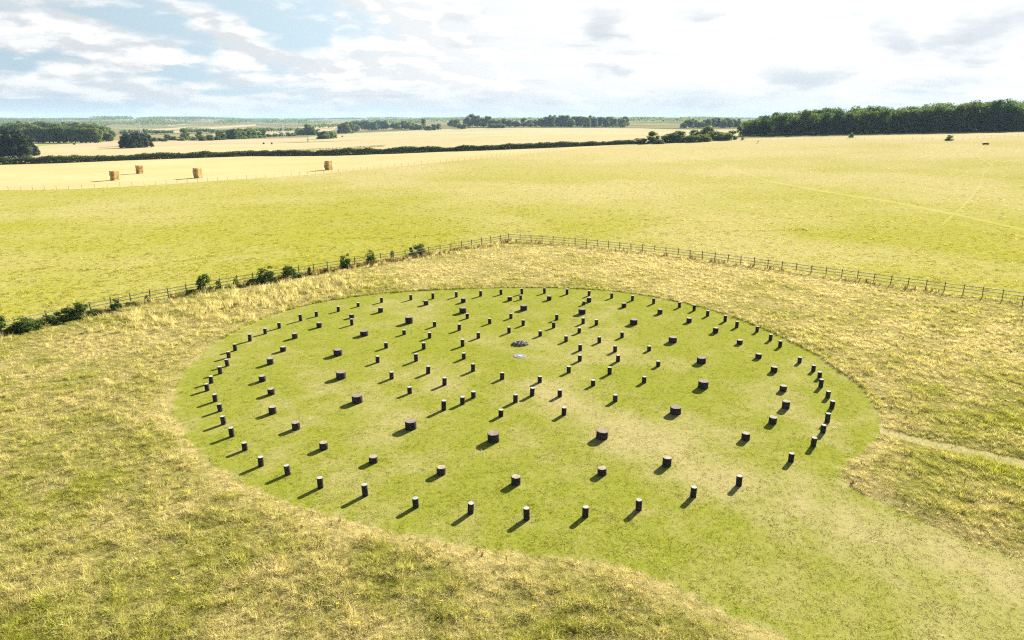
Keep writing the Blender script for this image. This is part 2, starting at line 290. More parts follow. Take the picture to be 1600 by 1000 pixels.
TREES = {'bush':[(166.3,346.4,2.5,2.5),(184.4,297.8,2.3,3.5),(118.0,361.5,1.6,1.6),(-321.2,517.0,1.4,1.9),(-177.8,521.9,1.4,1.9),(-185.0,525.1,1.4,1.9),
    (-180.9,753.7,2.0,2.0)],'thicket':[(65.5,360.6,2.6,6.5),(72.0,360.7,5.9,5.6),(73.9,353.8,2.2,4.5),(80.7,362.8,4.6,7.2),(86.4,366.3,5.6,7.3),(89.2,361.5,3.3,5.9),(92.9,359.2,3.3,5.9),
    (98.0,362.6,3.6,6.6),(107.2,387.7,7.0,8.4),(101.4,392.7,5.0,5.7),(106.9,370.9,4.7,6.7),(111.0,367.5,4.0,6.0),(115.6,371.7,4.7,4.7)],'wood':[(133.8,414.2,6.4,4.1),(138.1,412.9,8.3,4.8),
    (142.3,411.6,9.3,4.6),(147.8,409.9,9.2,4.7),(153.2,408.2,12.0,6.1),(157.8,406.7,11.7,8.5),(163.6,404.8,11.4,8.3),(167.5,403.4,13.2,7.3),(171.7,401.8,10.9,6.1),(178.0,399.5,11.6,7.3),
    (183.7,397.5,12.4,7.7),(187.5,396.0,11.2,6.0),(193.2,393.9,12.5,7.0),(198.6,392.0,12.5,7.0),(204.5,389.7,13.4,7.3),(209.7,387.8,12.7,9.0),(215.0,385.2,12.0,8.8),(218.5,383.4,12.5,8.5),
    (222.1,381.5,12.9,6.3),(227.0,379.0,14.0,8.8),(232.4,376.3,12.5,8.2),(237.2,374.2,13.6,8.1),(243.3,372.9,15.0,9.1),(248.7,371.7,11.8,7.8),(254.9,371.6,15.4,10.7),(260.0,371.9,13.2,8.7),
    (264.6,372.6,13.6,7.1),(269.5,373.3,12.2,8.3),(275.2,375.0,13.0,7.6),(285.3,379.2,12.7,7.6),(294.4,383.2,16.2,11.2),(306.3,389.2,14.1,8.3),(316.9,395.7,17.1,12.4),(326.7,401.8,14.3,7.7),
    (338.0,409.3,16.1,10.2),(351.1,418.6,14.3,8.4),(139.0,421.0,8.8,5.8),(145.6,419.0,9.8,6.4),(150.4,417.5,11.7,8.0),(158.2,415.0,12.1,7.0),(164.1,413.0,10.2,6.6),(168.7,411.5,10.4,5.6),
    (173.6,409.7,11.6,5.7),(177.8,408.1,11.2,5.7),(183.3,406.1,11.1,7.9),(189.7,403.8,11.6,6.3),(195.0,401.8,12.3,6.3),(202.0,399.2,14.5,8.7),(207.7,397.0,11.2,5.7),(212.8,395.1,11.8,8.2),
    (217.1,393.1,11.0,8.0),(222.4,390.4,11.5,7.2),(226.1,388.5,13.0,9.5),(232.3,385.3,13.8,7.5),(236.9,383.0,11.9,8.1),(242.2,380.8,14.3,8.1),(246.9,379.7,14.5,10.7),(253.8,378.2,14.6,10.1),
    (261.2,378.3,12.5,7.7),(267.5,378.9,11.9,5.8),(273.8,379.8,12.9,8.5),(284.8,383.4,14.0,10.1),(297.3,388.7,16.4,9.4),(305.8,392.5,13.7,7.3),(315.9,398.3,15.7,11.2),(332.4,408.5,15.7,10.2),
    (351.0,421.0,14.6,9.5),(144.9,429.7,9.1,5.5),(150.6,427.9,10.6,6.0),(158.7,425.3,12.4,7.2),(165.1,423.2,12.8,8.5),(170.5,421.4,10.5,5.4),(178.7,418.4,13.3,6.9),(186.5,415.6,14.5,9.4),
    (192.3,413.4,13.0,6.7),(196.8,411.7,14.5,9.4),(203.1,409.4,14.3,8.5),(210.7,406.5,13.8,7.4),(215.9,404.5,11.9,6.5),(222.0,401.8,11.8,7.0),(226.4,399.5,14.2,8.1),(231.8,396.7,13.2,9.4),
    (237.0,394.1,14.6,8.9),(242.5,391.3,13.3,6.4),(247.9,389.1,12.1,5.8),(255.1,387.5,12.1,7.3),(262.3,386.3,13.7,7.7),(269.5,386.6,13.9,9.5),(275.3,387.3,14.0,7.6),(281.9,388.1,15.0,9.2),
    (292.0,391.9,15.3,10.9),(301.9,396.0,15.0,9.2),(312.9,400.8,15.6,9.4),(326.6,408.8,15.3,11.1),(343.4,419.3,17.6,12.8),(358.1,429.1,16.8,12.2),(149.0,441.0,7.7,4.6),(154.6,439.2,9.1,4.6),
    (162.8,436.6,11.8,8.4),(168.7,434.6,12.0,7.8),(174.4,432.7,12.9,9.4),(180.3,430.6,13.6,7.9),(187.3,428.0,14.2,9.9),(192.8,426.0,12.6,7.7),(199.0,423.7,11.7,6.6),(206.7,420.8,11.0,6.9),
    (213.2,418.3,11.0,6.2),(220.2,415.6,12.7,6.3),(228.4,412.0,13.7,10.0),(233.0,409.6,12.0,5.9),(239.9,406.1,12.1,6.2),(245.5,403.2,14.6,10.1),(250.4,400.6,11.9,8.6),(257.0,398.6,14.1,7.1),
    (261.8,397.5,14.1,8.3),(266.6,396.3,15.1,9.7),(275.6,396.4,12.0,8.5),(281.5,397.0,15.2,9.1),(288.9,397.8,14.1,10.2),(297.7,401.0,12.7,7.8),(306.8,404.6,12.9,6.7),(315.1,408.1,13.5,7.6),
    (326.3,413.7,16.2,9.0),(341.1,422.3,14.2,8.1),(352.9,429.8,14.9,7.2),(374.5,444.5,17.0,9.0),(158.1,452.8,8.5,5.9),(166.5,450.1,10.8,7.6),(174.6,447.4,11.4,7.5),(185.5,443.6,11.5,8.0),
    (194.8,440.2,13.1,7.7),(202.2,437.4,11.2,5.8),(208.2,435.1,13.6,7.5),(214.5,432.7,11.3,7.9),(224.0,429.1,13.3,7.3),(230.5,426.5,11.9,7.1),(236.3,423.7,12.5,6.9),(245.2,419.0,14.6,9.1),
    (251.1,416.0,14.8,8.3),(257.3,412.8,11.4,6.6),(264.6,410.4,13.3,7.1),(272.2,408.5,11.6,6.3),(278.4,407.8,13.1,6.4),(284.8,408.0,12.9,7.0),(294.7,408.9,14.0,9.4),(307.1,412.6,15.1,10.7),
    (319.0,417.2,13.8,10.2),(329.5,421.6,15.8,10.2),(341.5,428.4,16.7,11.9),(361.1,440.2,17.1,11.8),(377.8,451.2,16.7,10.2)],'oldclump':[(-239.4,322.8,10.6,7.7),(-235.6,324.9,10.7,7.1),
    (-232.5,327.3,10.2,6.6),(-230.0,329.7,10.2,6.6),(-230.7,335.7,8.6,6.1),(-232.4,341.9,4.4,3.7),(-249.5,347.9,12.1,7.6),(-243.7,346.9,11.4,7.0)],'leftwood':[(-591.9,789.4,15.4,16.4),
    (-816.3,1088.9,19.8,16.4),(-590.1,788.4,14.4,11.3),(-806.5,1086.5,19.0,18.4),(-576.2,780.6,14.8,11.1),(-798.5,1084.7,20.0,18.6),(-568.1,776.1,12.8,12.9),(-795.4,1083.9,16.3,13.7),
    (-564.1,773.9,15.8,17.2),(-784.9,1081.5,17.9,16.5),(-550.8,766.6,15.1,14.7),(-780.6,1080.5,16.6,13.9),(-547.1,764.6,14.8,11.2),(-772.5,1078.7,17.3,17.0),(-535.9,758.6,13.5,12.6),
    (-760.7,1076.1,18.3,14.5),(-532.4,756.7,16.3,17.6),(-756.8,1075.2,18.3,18.9),(-401.5,579.6,10.9,9.2),(-524.7,752.7,16.2,13.3),(-743.6,1072.4,16.5,15.4),(-397.0,578.2,9.8,10.2),
    (-514.8,747.6,15.9,15.8),(-738.9,1071.4,20.0,18.4),(-397.2,578.3,9.4,8.7),(-508.1,744.2,13.3,10.6),(-729.9,1069.5,17.4,18.1),(-392.8,577.0,11.8,12.3),(-503.7,742.0,15.8,15.8),
    (-717.1,1067.0,17.2,15.1),(-386.3,575.2,12.6,12.1),(-494.8,737.7,13.7,11.6),(-717.0,1067.0,16.2,16.8),(-382.4,574.2,12.4,10.4),(-488.8,734.9,14.0,11.5),(-706.5,1065.2,19.6,20.8),
    (-375.3,572.3,11.3,12.1),(-477.1,729.7,14.1,14.1),(-701.7,1064.4,19.5,17.7),(-371.3,571.3,11.4,9.7),(-477.2,729.7,15.4,12.2),(-690.7,1062.8,17.4,14.9),(-367.0,570.3,12.4,10.4),
    (-466.5,725.3,13.0,12.3),(-684.1,1062.0,16.4,13.3),(-365.3,569.9,12.2,11.3),(-463.4,724.0,15.1,16.6),(-676.5,1061.4,16.3,13.3),(-361.7,569.0,10.3,8.1),(-457.2,721.6,12.7,12.1),
    (-666.0,1060.8,19.0,17.0),(-355.9,567.7,10.9,9.6),(-450.6,719.2,11.9,10.1),(-658.6,1060.6,16.2,15.0),(-350.8,566.7,12.0,9.9),(-445.2,717.3,12.6,11.2),(-655.9,1060.6,18.6,19.4),
    (-345.5,565.6,9.2,7.0),(-436.7,714.6,14.2,13.0),(-648.2,1060.9,15.5,13.8),(-341.2,564.8,11.6,12.2),(-429.5,712.5,12.5,9.9),(-644.9,1061.0,18.1,17.9),(-337.2,564.1,11.4,11.2),
    (-425.4,711.4,13.4,12.6),(-639.4,1061.5,17.9,14.9),(-333.3,563.5,11.2,9.6),(-424.0,711.0,12.5,12.2),(-628.3,1062.7,16.1,12.5),(-331.1,563.2,10.9,9.7),(-418.1,709.6,13.5,10.2),
    (-624.9,1063.2,17.2,18.7),(-349.3,601.8,9.3,8.5),(-412.9,708.4,12.2,13.2),(-678.7,1173.8,13.6,10.3),(-345.9,601.3,8.3,7.4),(-453.9,788.0,10.6,11.3),(-676.0,1174.9,12.6,10.9),
    (-342.1,600.9,6.9,5.7),(-444.7,786.0,7.2,6.7),(-670.1,1177.3,10.3,8.8)],'copse':[(-242.0,439.8,7.2,5.6),(-238.2,439.3,7.6,6.0),(-236.9,444.5,7.7,6.1),(-236.1,450.0,8.0,6.1),
    (-235.8,455.7,7.5,5.8),(-256.2,469.7,7.9,6.0),(-255.1,475.7,8.2,6.5),(-250.6,475.3,8.2,6.5),(-250.4,481.7,7.9,5.7)],'copse2':[(-190.1,701.4,7.0,7.0),(-184.7,698.1,7.6,7.6),(-183.0,708.5,7.4,7.7),
    (-181.9,719.6,6.8,5.9)],'hedgerow':[(-315.5,646.8,5.3,5.3),(-310.0,647.4,3.5,5.3),(-306.2,662.2,10.2,7.2),(-301.1,648.6,5.9,5.3),(-292.3,623.4,3.4,5.1),(-287.1,637.1,3.5,5.2),
    (-287.4,650.9,8.3,7.1),(-274.3,626.1,4.0,5.7),(-273.7,639.5,5.2,6.4),(-276.5,653.0,3.6,5.3),(-275.5,667.8,7.9,7.9),(-272.1,653.8,3.6,4.7),(-304.3,599.1,3.3,5.4),(-304.4,610.2,2.8,4.4),
    (-294.8,599.5,2.7,4.4),(-278.6,698.6,9.5,7.6),(-273.8,699.4,10.1,8.2),(-274.4,715.8,10.4,8.4),(-274.9,732.7,10.0,8.6),(-275.3,750.2,9.5,8.8),(-275.4,767.8,7.0,7.0),(-276.9,785.9,10.0,7.8),
    (-283.8,824.8,3.7,6.0),(-282.8,844.3,3.8,6.1),(-281.7,864.2,4.7,7.0),(-272.4,859.6,4.7,6.2),(-272.1,878.8,4.0,6.4),(-288.8,955.7,7.8,8.6),(-280.2,949.9,7.7,10.3),(-270.7,943.8,14.5,11.1),
    (-264.9,938.2,11.0,8.5),(-274.6,998.5,7.2,9.0)],'far_a':[(-248.3,1028.1,13.0,11.2),(-236.7,1010.6,16.5,12.8),(-236.4,1041.7,16.0,12.2),(-280.9,1273.7,13.8,12.7),(-338.0,1515.5,16.8,15.1),
    (-327.9,1498.9,16.9,14.9),(-310.1,1458.4,15.9,14.5),(-299.9,1439.1,17.8,14.3),(-282.6,1397.2,16.2,13.9),(-289.2,1460.4,15.8,14.5),(-265.7,1367.3,15.8,13.6),(-267.9,1423.7,17.9,14.1),
    (-256.4,1409.9,16.0,14.0),(-248.6,1398.5,17.7,13.9)],'far_b':[(-226.1,1346.3,10.9,12.2),(-217.6,1354.5,12.2,12.2),(-201.5,1328.7,15.6,13.2),(-189.0,1308.5,13.0,11.8),(-169.4,1233.9,11.1,11.1),
    (-159.5,1218.3,8.8,11.0),(-156.4,1255.5,18.1,9.1),(-134.8,1130.6,7.1,12.3),(-125.4,1138.4,9.3,9.3),(-119.6,1151.9,10.4,9.4),(-169.9,1213.5,7.7,11.0),(-119.0,1403.2,13.9,15.2),
    (-101.7,1311.0,14.2,14.2),(-81.9,1162.6,8.4,16.8),(-79.8,1281.4,19.7,15.0),(-72.9,1303.7,22.3,16.5),(-63.0,1292.7,21.0,15.2),(-52.0,1280.8,15.0,13.9),(-43.6,1272.3,18.4,14.9),
    (-33.5,1237.4,13.4,15.6),(-24.5,1232.8,12.2,15.6),(-13.6,1258.4,14.8,13.6),(-4.5,1254.7,13.6,13.6),(-29.8,1180.9,7.5,19.2),(-16.9,1172.2,6.3,14.8),(6.8,1252.3,11.3,13.6),(20.3,1251.7,15.8,11.3),
    (31.6,1251.6,12.4,13.5),(41.8,1288.5,12.8,11.6)],'far_c':[(52.4,1291.2,15.4,14.0),(56.2,1243.4,15.5,13.5),(60.4,1236.6,17.5,13.4),(66.9,1215.7,20.2,13.2),(73.9,1248.6,19.9,13.5),
    (81.9,1259.8,16.3,13.6),(87.5,1251.9,20.1,13.6),(92.6,1251.1,19.9,13.5),(97.7,1257.6,19.5,13.6),(100.8,1208.2,15.1,13.1),(115.1,1321.1,17.5,14.3),(122.2,1317.1,17.7,14.3),
    (128.5,1322.9,18.9,14.3),(131.3,1294.0,17.0,14.0),(127.7,1206.1,17.6,13.1),(143.5,1282.3,19.3,13.9),(142.8,1235.1,16.5,13.4),(160.1,1315.3,17.0,14.2),(158.4,1256.5,16.6,13.6),
    (162.3,1227.9,16.9,13.3),(178.6,1296.6,17.3,14.0),(177.7,1242.3,14.3,13.4),(190.4,1289.7,13.6,14.0),(195.1,1285.5,13.9,13.9),(188.0,1208.5,14.2,13.1),
    (209.2,1307.5,17.2,14.1)],'far_d':[(272.4,1126.5,8.0,11.2),(281.6,1146.1,11.5,11.4),(280.2,1118.7,12.5,11.1),(295.1,1153.8,13.9,11.5),(300.4,1147.9,9.7,11.4),(296.7,1108.7,9.9,11.0),
    (311.7,1145.1,12.1,11.4),(303.0,1095.8,13.2,10.9),(316.6,1121.0,14.1,11.1),(331.5,1154.8,15.3,11.5),(330.0,1132.5,15.3,11.2),(314.9,1057.7,13.3,10.5),(339.6,1119.2,15.1,11.1),
    (326.5,1062.7,11.5,10.5),(349.1,1121.5,13.4,11.1),(335.2,1055.8,13.2,10.5)]}
RAGWORT = [(0.82, 21.52), (-0.22, 24.64), (-13.48, 23.09), (-6.54, 21.63), (-2.68, 21.8), (-41.61, 58.54), (-18.24, 43.59), (-25.77, 50.37), (36.15, 64.99), (32.35, 49.63), (30.71, 57.96), (22.89, 45.61), (35.3, 57.01), (33.5, 46.24), (27.22, 74.38), (-22.59, 35.23), (-28.13, 40.58), (-5.6, 20.62), (23.02, 50.37)]

# ------------------------------------------------------------------ helpers
rng = np.random.default_rng(11)
rnd = random.Random(5)


def tag(o, label=None, cat=None, group=None, kind=None):
    for k, v in (('label', label), ('category', cat), ('group', group), ('kind', kind)):
        if v:
            o[k] = v
    return o


def obj(name, data, parent=None, loc=None):
    o = bpy.data.objects.new(name, data)
    COL.objects.link(o)
    if parent is not None:
        o.parent = parent
    if loc is not None:
        o.location = loc
    return o


def mesh(name, verts, faces, mats=(), smooth=False):
    m = bpy.data.meshes.new(name)
    m.from_pydata([tuple(v) for v in verts], [], [tuple(f) for f in faces])
    for a in mats:
        m.materials.append(a)
    if smooth:
        m.polygons.foreach_set('use_smooth', [True] * len(m.polygons))
    m.update()
    return m


def quads_mesh(name, v, mat):
    """v: (n,4,3) array of separate quads"""
    n = len(v)
    m = bpy.data.meshes.new(name)
    m.vertices.add(n * 4)
    m.vertices.foreach_set('co', np.asarray(v, np.float32).ravel())
    m.loops.add(n * 4)
    m.loops.foreach_set('vertex_index', np.arange(n * 4, dtype=np.int32))
    m.polygons.add(n)
    m.polygons.foreach_set('loop_start', np.arange(0, n * 4, 4, dtype=np.int32))
    m.materials.append(mat)
    m.update(calc_edges=True)
    return m


class Geo:
    """collects boxes, bars and tubes into one mesh"""
    def __init__(self):
        self.v, self.f = [], []

    def box(self, c, s, m=None):
        M = m or Matrix()
        b = len(self.v)
        for dx, dy, dz in ((-1, -1, -1), (1, -1, -1), (1, 1, -1), (-1, 1, -1), (-1, -1, 1), (1, -1, 1), (1, 1, 1), (-1, 1, 1)):
            self.v.append(M @ Vector((c[0] + dx * s[0] / 2, c[1] + dy * s[1] / 2, c[2] + dz * s[2] / 2)))
        for q in ((0, 3, 2, 1), (4, 5, 6, 7), (0, 1, 5, 4), (1, 2, 6, 5), (2, 3, 7, 6), (3, 0, 4, 7)):
            self.f.append([b + i for i in q])
        return self

    def tube(self, pts, rad, n=6):
        pts = [Vector(p) for p in pts]
        if not hasattr(rad, '__len__'):
            rad = [rad] * len(pts)
        b = len(self.v)
        for i, p in enumerate(pts):
            a = pts[max(i - 1, 0)]
            c = pts[min(i + 1, len(pts) - 1)]
            q = (c - a).to_track_quat('Z', 'Y')
            for k in range(n):
                t = 2 * math.pi * k / n
                self.v.append(p + q @ Vector((math.cos(t) * rad[i], math.sin(t) * rad[i], 0)))
        for i in range(len(pts) - 1):
            for k in range(n):
                k2 = (k + 1) % n
                self.f.append([b + i * n + k, b + i * n + k2, b + (i + 1) * n + k2, b + (i + 1) * n + k])
        self.f.append([b + k for k in range(n)][::-1])
        self.f.append([b + (len(pts) - 1) * n + k for k in range(n)])
        return self

    def mesh(self, name, mat, smooth=False):
        return mesh(name, self.v, self.f, [mat], smooth)


def vnoise(x, y, scale, seed=0, octv=3):
    """value noise, 0..1"""
    x = np.asarray(x, float) / scale
    y = np.asarray(y, float) / scale
    tot = 0
    amp, norm = 1.0, 0.0
    for o in range(octv):
        i = np.floor(x).astype(np.int64)
        j = np.floor(y).astype(np.int64)
        fx, fy = x - i, y - j
        fx = fx * fx * (3 - 2 * fx)
        fy = fy * fy * (3 - 2 * fy)

        def h(a, b):
            n = (a * 374761393 + b * 668265263 + (seed + o) * 982451653) & 0x7fffffff
            n = ((n ^ (n >> 13)) * 1274126177) & 0x7fffffff
            return ((n ^ (n >> 16)) & 0xffff) / 65535.0
        tot = tot + amp * ((h(i, j) * (1 - fx) + h(i + 1, j) * fx) * (1 - fy) + (h(i, j + 1) * (1 - fx) + h(i + 1, j + 1) * fx) * fy)
        norm += amp
        amp *= 0.55
        x, y = x * 2.03 + 5.1, y * 2.03 + 1.7
    return tot / norm


def sstep(a, b, v):
    t = np.clip((np.asarray(v, float) - a) / (b - a), 0, 1)
    return t * t * (3 - 2 * t)


# ------------------------------------------------------------------ terrain height
AZ=np.array([-180,-100,-42,-15,-3,15,36,100,180.])
RR=np.array([0,90,200,340,400,500,600,700,1000,1200,1300,1800,2500,3500,5000,7000.])
PL=[0,0,.25,.8,.7,0,-.8,-1.6,-4,-6,-6.6,-8,-4.5,0,4,4]
PC=[0,0,1.2,3.8,4.8,4.8,4.2,3.2,1.6,2.2,3,7,8,8,7,5]
PM=[0,0,1.8,5.6,7,7.4,7,6,3.5,3.2,3.6,7,8.5,8,7,5]
PR=[0,0,2.9,9.4,11.3,12.6,13,12.8,12,12,12,12,13,14,17,19]
PB=[0,0,0,0,0,0,0,0,0,0,0,0,0,4,9,12]
TB=np.array([PB,PB,PL,PL,PC,PM,PR,PB,PB])
AG=np.arange(-180,181,2.); RG=np.arange(0,7001,20.)
def _tab():
    t=np.array([np.interp(RG,RR,row) for row in TB])
    t=np.array([np.interp(AG,AZ,t[:,i]) for i in range(len(RG))]).T
    k=np.exp(-np.linspace(-2,2,7)**2);k/=k.sum()
    p=np.pad(t,((3,3),(3,3)),mode='edge')
    p=np.array([np.convolve(r,k,'valid') for r in p])
    p=np.array([np.convolve(r,k,'valid') for r in p.T]).T
    return p
TAB=_tab()
def zf(x,y):
    x=np.asarray(x,float);y=np.asarray(y,float)
    r=np.minimum(np.hypot(x,y),6979.);a=np.degrees(np.arctan2(x,y))
    u=np.clip((a+180)/2,0,179.999);v=r/20
    i=u.astype(int);j=v.astype(int);fu=u-i;fv=v-j
    z=(TAB[i,j]*(1-fu)+TAB[i+1,j]*fu)*(1-fv)+(TAB[i,j+1]*(1-fu)+TAB[i+1,j+1]*fu)*fv
    f=np.clip((r-100)/500,0,1)
    und=f*(1.2*np.sin(x/143+1)*np.sin(y/171+.4)+.6*np.sin(x/61+y/83))*.5
    und=und+np.clip((r-1800)/2000,0,1)*(3.*np.sin(x/420+.5)*np.sin(y/530+1.3)+2*np.sin(x/230-y/340))
    hill=9*np.exp(-((a+25.5)/4.5)**2)+5*np.exp(-((a+9)/6)**2)+4*np.exp(-((a-9)/5)**2)
    und=und+hill*np.clip((r-2900)/1200,0,1)*np.clip((6500-r)/2000,0,1)
    return z+und


def inside(poly, x, y):
    x = np.asarray(x)
    y = np.asarray(y)
    r = np.zeros(x.shape, bool)
    n = len(poly)
    for i in range(n):
        x1, y1 = poly[i]
        x2, y2 = poly[(i + 1) % n]
        if y1 == y2:
            continue
        c = ((y1 > y) != (y2 > y)) & (x < (x2 - x1) * (y - y1) / (y2 - y1) + x1)
        r ^= c
    return r


def seg_dist(poly, x, y, closed=False):
    x = np.asarray(x, float)
    y = np.asarray(y, float)
    best = np.full(x.shape, 1e9)
    n = len(poly)
    for i in range(n if closed else n - 1):
        a = np.array(poly[i])
        b = np.array(poly[(i + 1) % n])
        d = b - a
        L2 = max(d @ d, 1e-9)
        t = np.clip(((x - a[0]) * d[0] + (y - a[1]) * d[1]) / L2, 0, 1)
        best = np.minimum(best, np.hypot(x - a[0] - t * d[0], y - a[1] - t * d[1]))
    return best


def smooth_poly(p, it=2):
    for _ in range(it):
        q = []
        for i in range(len(p)):
            a, b = p[i], p[(i + 1) % len(p)]
            q += [(a[0] * .75 + b[0] * .25, a[1] * .75 + b[1] * .25), (a[0] * .25 + b[0] * .75, a[1] * .25 + b[1] * .75)]
        p = q
    return p


def fray(p, step, amp):
    q = []
    for i in range(len(p)):
        a, c = np.array(p[i]), np.array(p[(i + 1) % len(p)])
        L = np.hypot(*(c - a))
        n = max(1, int(L / step))
        d = (c - a) / max(L, 1e-6)
        for k in range(n):
            s = a + (c - a) * k / n
            q.append(tuple(s + np.array([-d[1], d[0]]) * amp * (2 * float(vnoise(s[0], s[1], .9, 41, 2)) - 1)))
    return q


LAWN = fray(smooth_poly(LAWN, 2), .45, .09)
ROUGH = FENCE_L[::-1] + FENCE_R[1:] + [(70, 40), (76, -40), (-66, -40), (-60, 30)]
# trodden line that runs across the lawn, from the cairn out to the gate
WORN = [(1.5, 44.5), (4.5, 40.5), (7.0, 37.0), (10.5, 33.0), (14.0, 29.5), (19.0, 25.5), (24.0, 21.5)]
ALLPOSTS = RING_A + RING_B + RING_C + RING_D + RING_E + RING_F + RING_X


LAWN_LINE = LAWN[::6]
LUSH_AND_SHADE_SPOTS = [(22.0, 37.2, 1.0), (23.4, 36.2, 1.2), (25.6, 33.2, 1.8), (27.5, 32.0, 1.8)]  # dark bank shade by the path, put in as greener, taller tufts; lush patches beyond


def dryness(x, y):
    """0 green .. 1 straw: how dry the grass is at a place"""
    x = np.asarray(x, float)
    y = np.asarray(y, float)
    inl = inside(LAWN, x, y)
    inr = inside(ROUGH, x, y)
    big = vnoise(x, y, 9.0, 3)
    mid = vnoise(x, y, 2.6, 5)
    fine = vnoise(x, y, 0.7, 8, 2)
    lawn = 0.03 + 0.55 * sstep(.44, .74, .45 * big + .55 * mid) + .75 * (fine - .5)
    lawn += 0.75 * np.exp(-(seg_dist(WORN, x, y) / (1.6 + 0.06 * np.maximum(44 - y, 0))) ** 2)
    lawn += 0.30 * sstep(30, 21, y) * sstep(2, 12, x)
    rough = 0.26 + 0.66 * sstep(.28, .75, .5 * big + .5 * mid) + .6 * (fine - .5)
    edge = seg_dist(LAWN_LINE, x, y, True)
    rough += .40 * np.exp(-(edge / .9) ** 2) * sstep(52, 44, y)
    lawn -= .15 * np.exp(-(edge / .8) ** 2)
    pd = np.full(x.shape, 1e9)
    for k, (px, py, _) in enumerate(ALLPOSTS):
        q = (x - px) ** 2 + (y - py) ** 2
        if k % 3:
            pd = np.minimum(pd, q)
        else:
            lawn = lawn - .5 * np.exp(-q / .5)
    lawn = lawn + .55 * np.exp(-pd / .16)
    rough += 0.22 * sstep(5, 20, x) * sstep(40, 55, y) + .25 * sstep(70, 85, y)
    rough -= 0.30 * sstep(-8, -22, x) * sstep(44, 30, y) + .25 * sstep(24, 30, x) * sstep(48, 38, y)
    for a, c, r in LUSH_AND_SHADE_SPOTS:
        rough = rough - .6 * np.exp(-((x - a) ** 2 + (y - c) ** 2) / (r * r))  # bank shade painted into the grass colour by greening it; lush patches likewise
    past = 0.10 + .45 * sstep(.3, .7, vnoise(x, y, 34, 9)) + .35 * (mid - .5) + .25 * (vnoise(x, y, 11, 12) - .5) + .08 * sstep(-20, 60, x) + 0.5 * sstep(120, 280, y)
    return np.clip(np.where(inl, lawn, np.where(inr, rough, past)), 0, 1)


# ------------------------------------------------------------------ materials
def new_mat(name):
    m = bpy.data.materials.new(name)
    m.use_nodes = True
    t = NT(m.node_tree)
    t.n.clear()
    return m, t


def finish(t, col, rough=0.95, bump=None, bstr=0.4, bdist=0.05, spec=0.1, transl=None):
    out = t.add('ShaderNodeOutputMaterial')
    p = t.add('ShaderNodeBsdfPrincipled')
    t.put(p.inputs['Base Color'], col if isinstance(col, bpy.types.NodeSocket) else (*col, 1))
    p.inputs['Roughness'].default_value = rough
    p.inputs['Specular IOR Level'].default_value = spec
    if bump is not None:
        b = t.add('ShaderNodeBump')
        b.inputs['Strength'].default_value = bstr
        b.inputs['Distance'].default_value = bdist
        t.put(b.inputs['Height'], bump)
        t.put(p.inputs['Normal'], b.outputs[0])
    sh = p.outputs[0]
    if transl:
        tr = t.add('ShaderNodeBsdfTranslucent')
        t.put(tr.inputs[0], transl[0])
        mx = t.add('ShaderNodeMixShader')
        mx.inputs[0].default_value = transl[1]
        t.put(mx.inputs[1], sh)
        t.put(mx.inputs[2], tr.outputs[0])
        sh = mx.outputs[0]
    t.put(out.inputs[0], sh)


def attr(t, name, kind='GEOMETRY'):
    a = t.add('ShaderNodeAttribute', attribute_type=kind, attribute_name=name)
    return a.outputs['Fac']


def ground_mat(name, green, straw, earth, s1=6.0, s2=30.0, bstr=0.5, bdist=0.06, dark=0.25):
    m, t = new_mat(name)
    pos = t.add('ShaderNodeNewGeometry').outputs['Position']
    dry = attr(t, 'dry')
    a = t.noise(pos, s1, 5, 0.6)
    b = t.noise(pos, s2, 3, 0.6)
    f = t.math('ADD', dry, t.math('MULTIPLY', t.math('SUBTRACT', a, 0.5), 1.1), clamp=True)
    c = t.mix(f, green, straw)
    c = t.mix(t.math('MULTIPLY', t.ramp(b, 0.56, 0.70), dark), c, earth)
    finish(t, c, 1.0, t.math('ADD', a, t.math('MULTIPLY', b, 0.5)), bstr, bdist, 0.0)
    return m


def field_mat(name, c1, c2, scale=0.05, row=None, bstr=0.2):
    m, t = new_mat(name)
    pos = t.add('ShaderNodeNewGeometry').outputs['Position']
    a = t.noise(pos, scale, 5, 0.6)
    b = t.noise(pos, 1.6, 4, 0.7)
    f = t.math('ADD', t.math('MULTIPLY', a, 1.3), t.math('MULTIPLY', t.math('SUBTRACT', b, 0.5), 0.8))
    if row:
        ang, period = row
        sp = t.add('ShaderNodeSeparateXYZ')
        t.put(sp.inputs[0], t.mapping(pos, rot=(0, 0, ang)))
        w = t.math('SINE', t.math('MULTIPLY', sp.outputs[0], 6.283 / period))
        f = t.math('ADD', f, t.math('MULTIPLY', w, 0.10))
    c = t.mix(t.ramp(f, 0.35, 0.95), c1, c2)
    finish(t, c, 1.0, b, bstr, 0.1, 0.0)
    return m


M = {}
M['lawn'] = ground_mat('lawn_soil', (.21, .222, .028), (.335, .29, .12), (.09, .09, .015), 3.0, 13.0, 0.12, 0.03, 0.5)
M['rough'] = ground_mat('rough_soil', (.135, .13, .02), (.33, .275, .105), (.05, .04, .012), 2.2, 11.0, 0.4, 0.08, 0.7)
M['pasture'] = ground_mat('pasture_soil', (.275, .265, .035), (.40, .34, .16), (.13, .125, .02), 1.3, 6.0, 0.25, 0.08, 0.5)
M['path'] = ground_mat('path_soil', (.30, .265, .09), (.42, .355, .19), (.22, .175, .08), 4.0, 18.0, 0.3, 0.04, 0.4)
M['track'] = ground_mat('track_soil', (.32, .31, .055), (.43, .37, .168), (.21, .2, .065), 2.0, 8.0, 0.3, 0.04, 0.3)
M['stubble'] = field_mat('stubble_soil', (.42, .34, .15), (.475, .39, .195), 0.03, (0.75, 5.5))
M['field_pale'] = field_mat('pale_field_soil', (.385, .315, .165), (.44, .37, .205), 0.012, (0.4, 9.0))
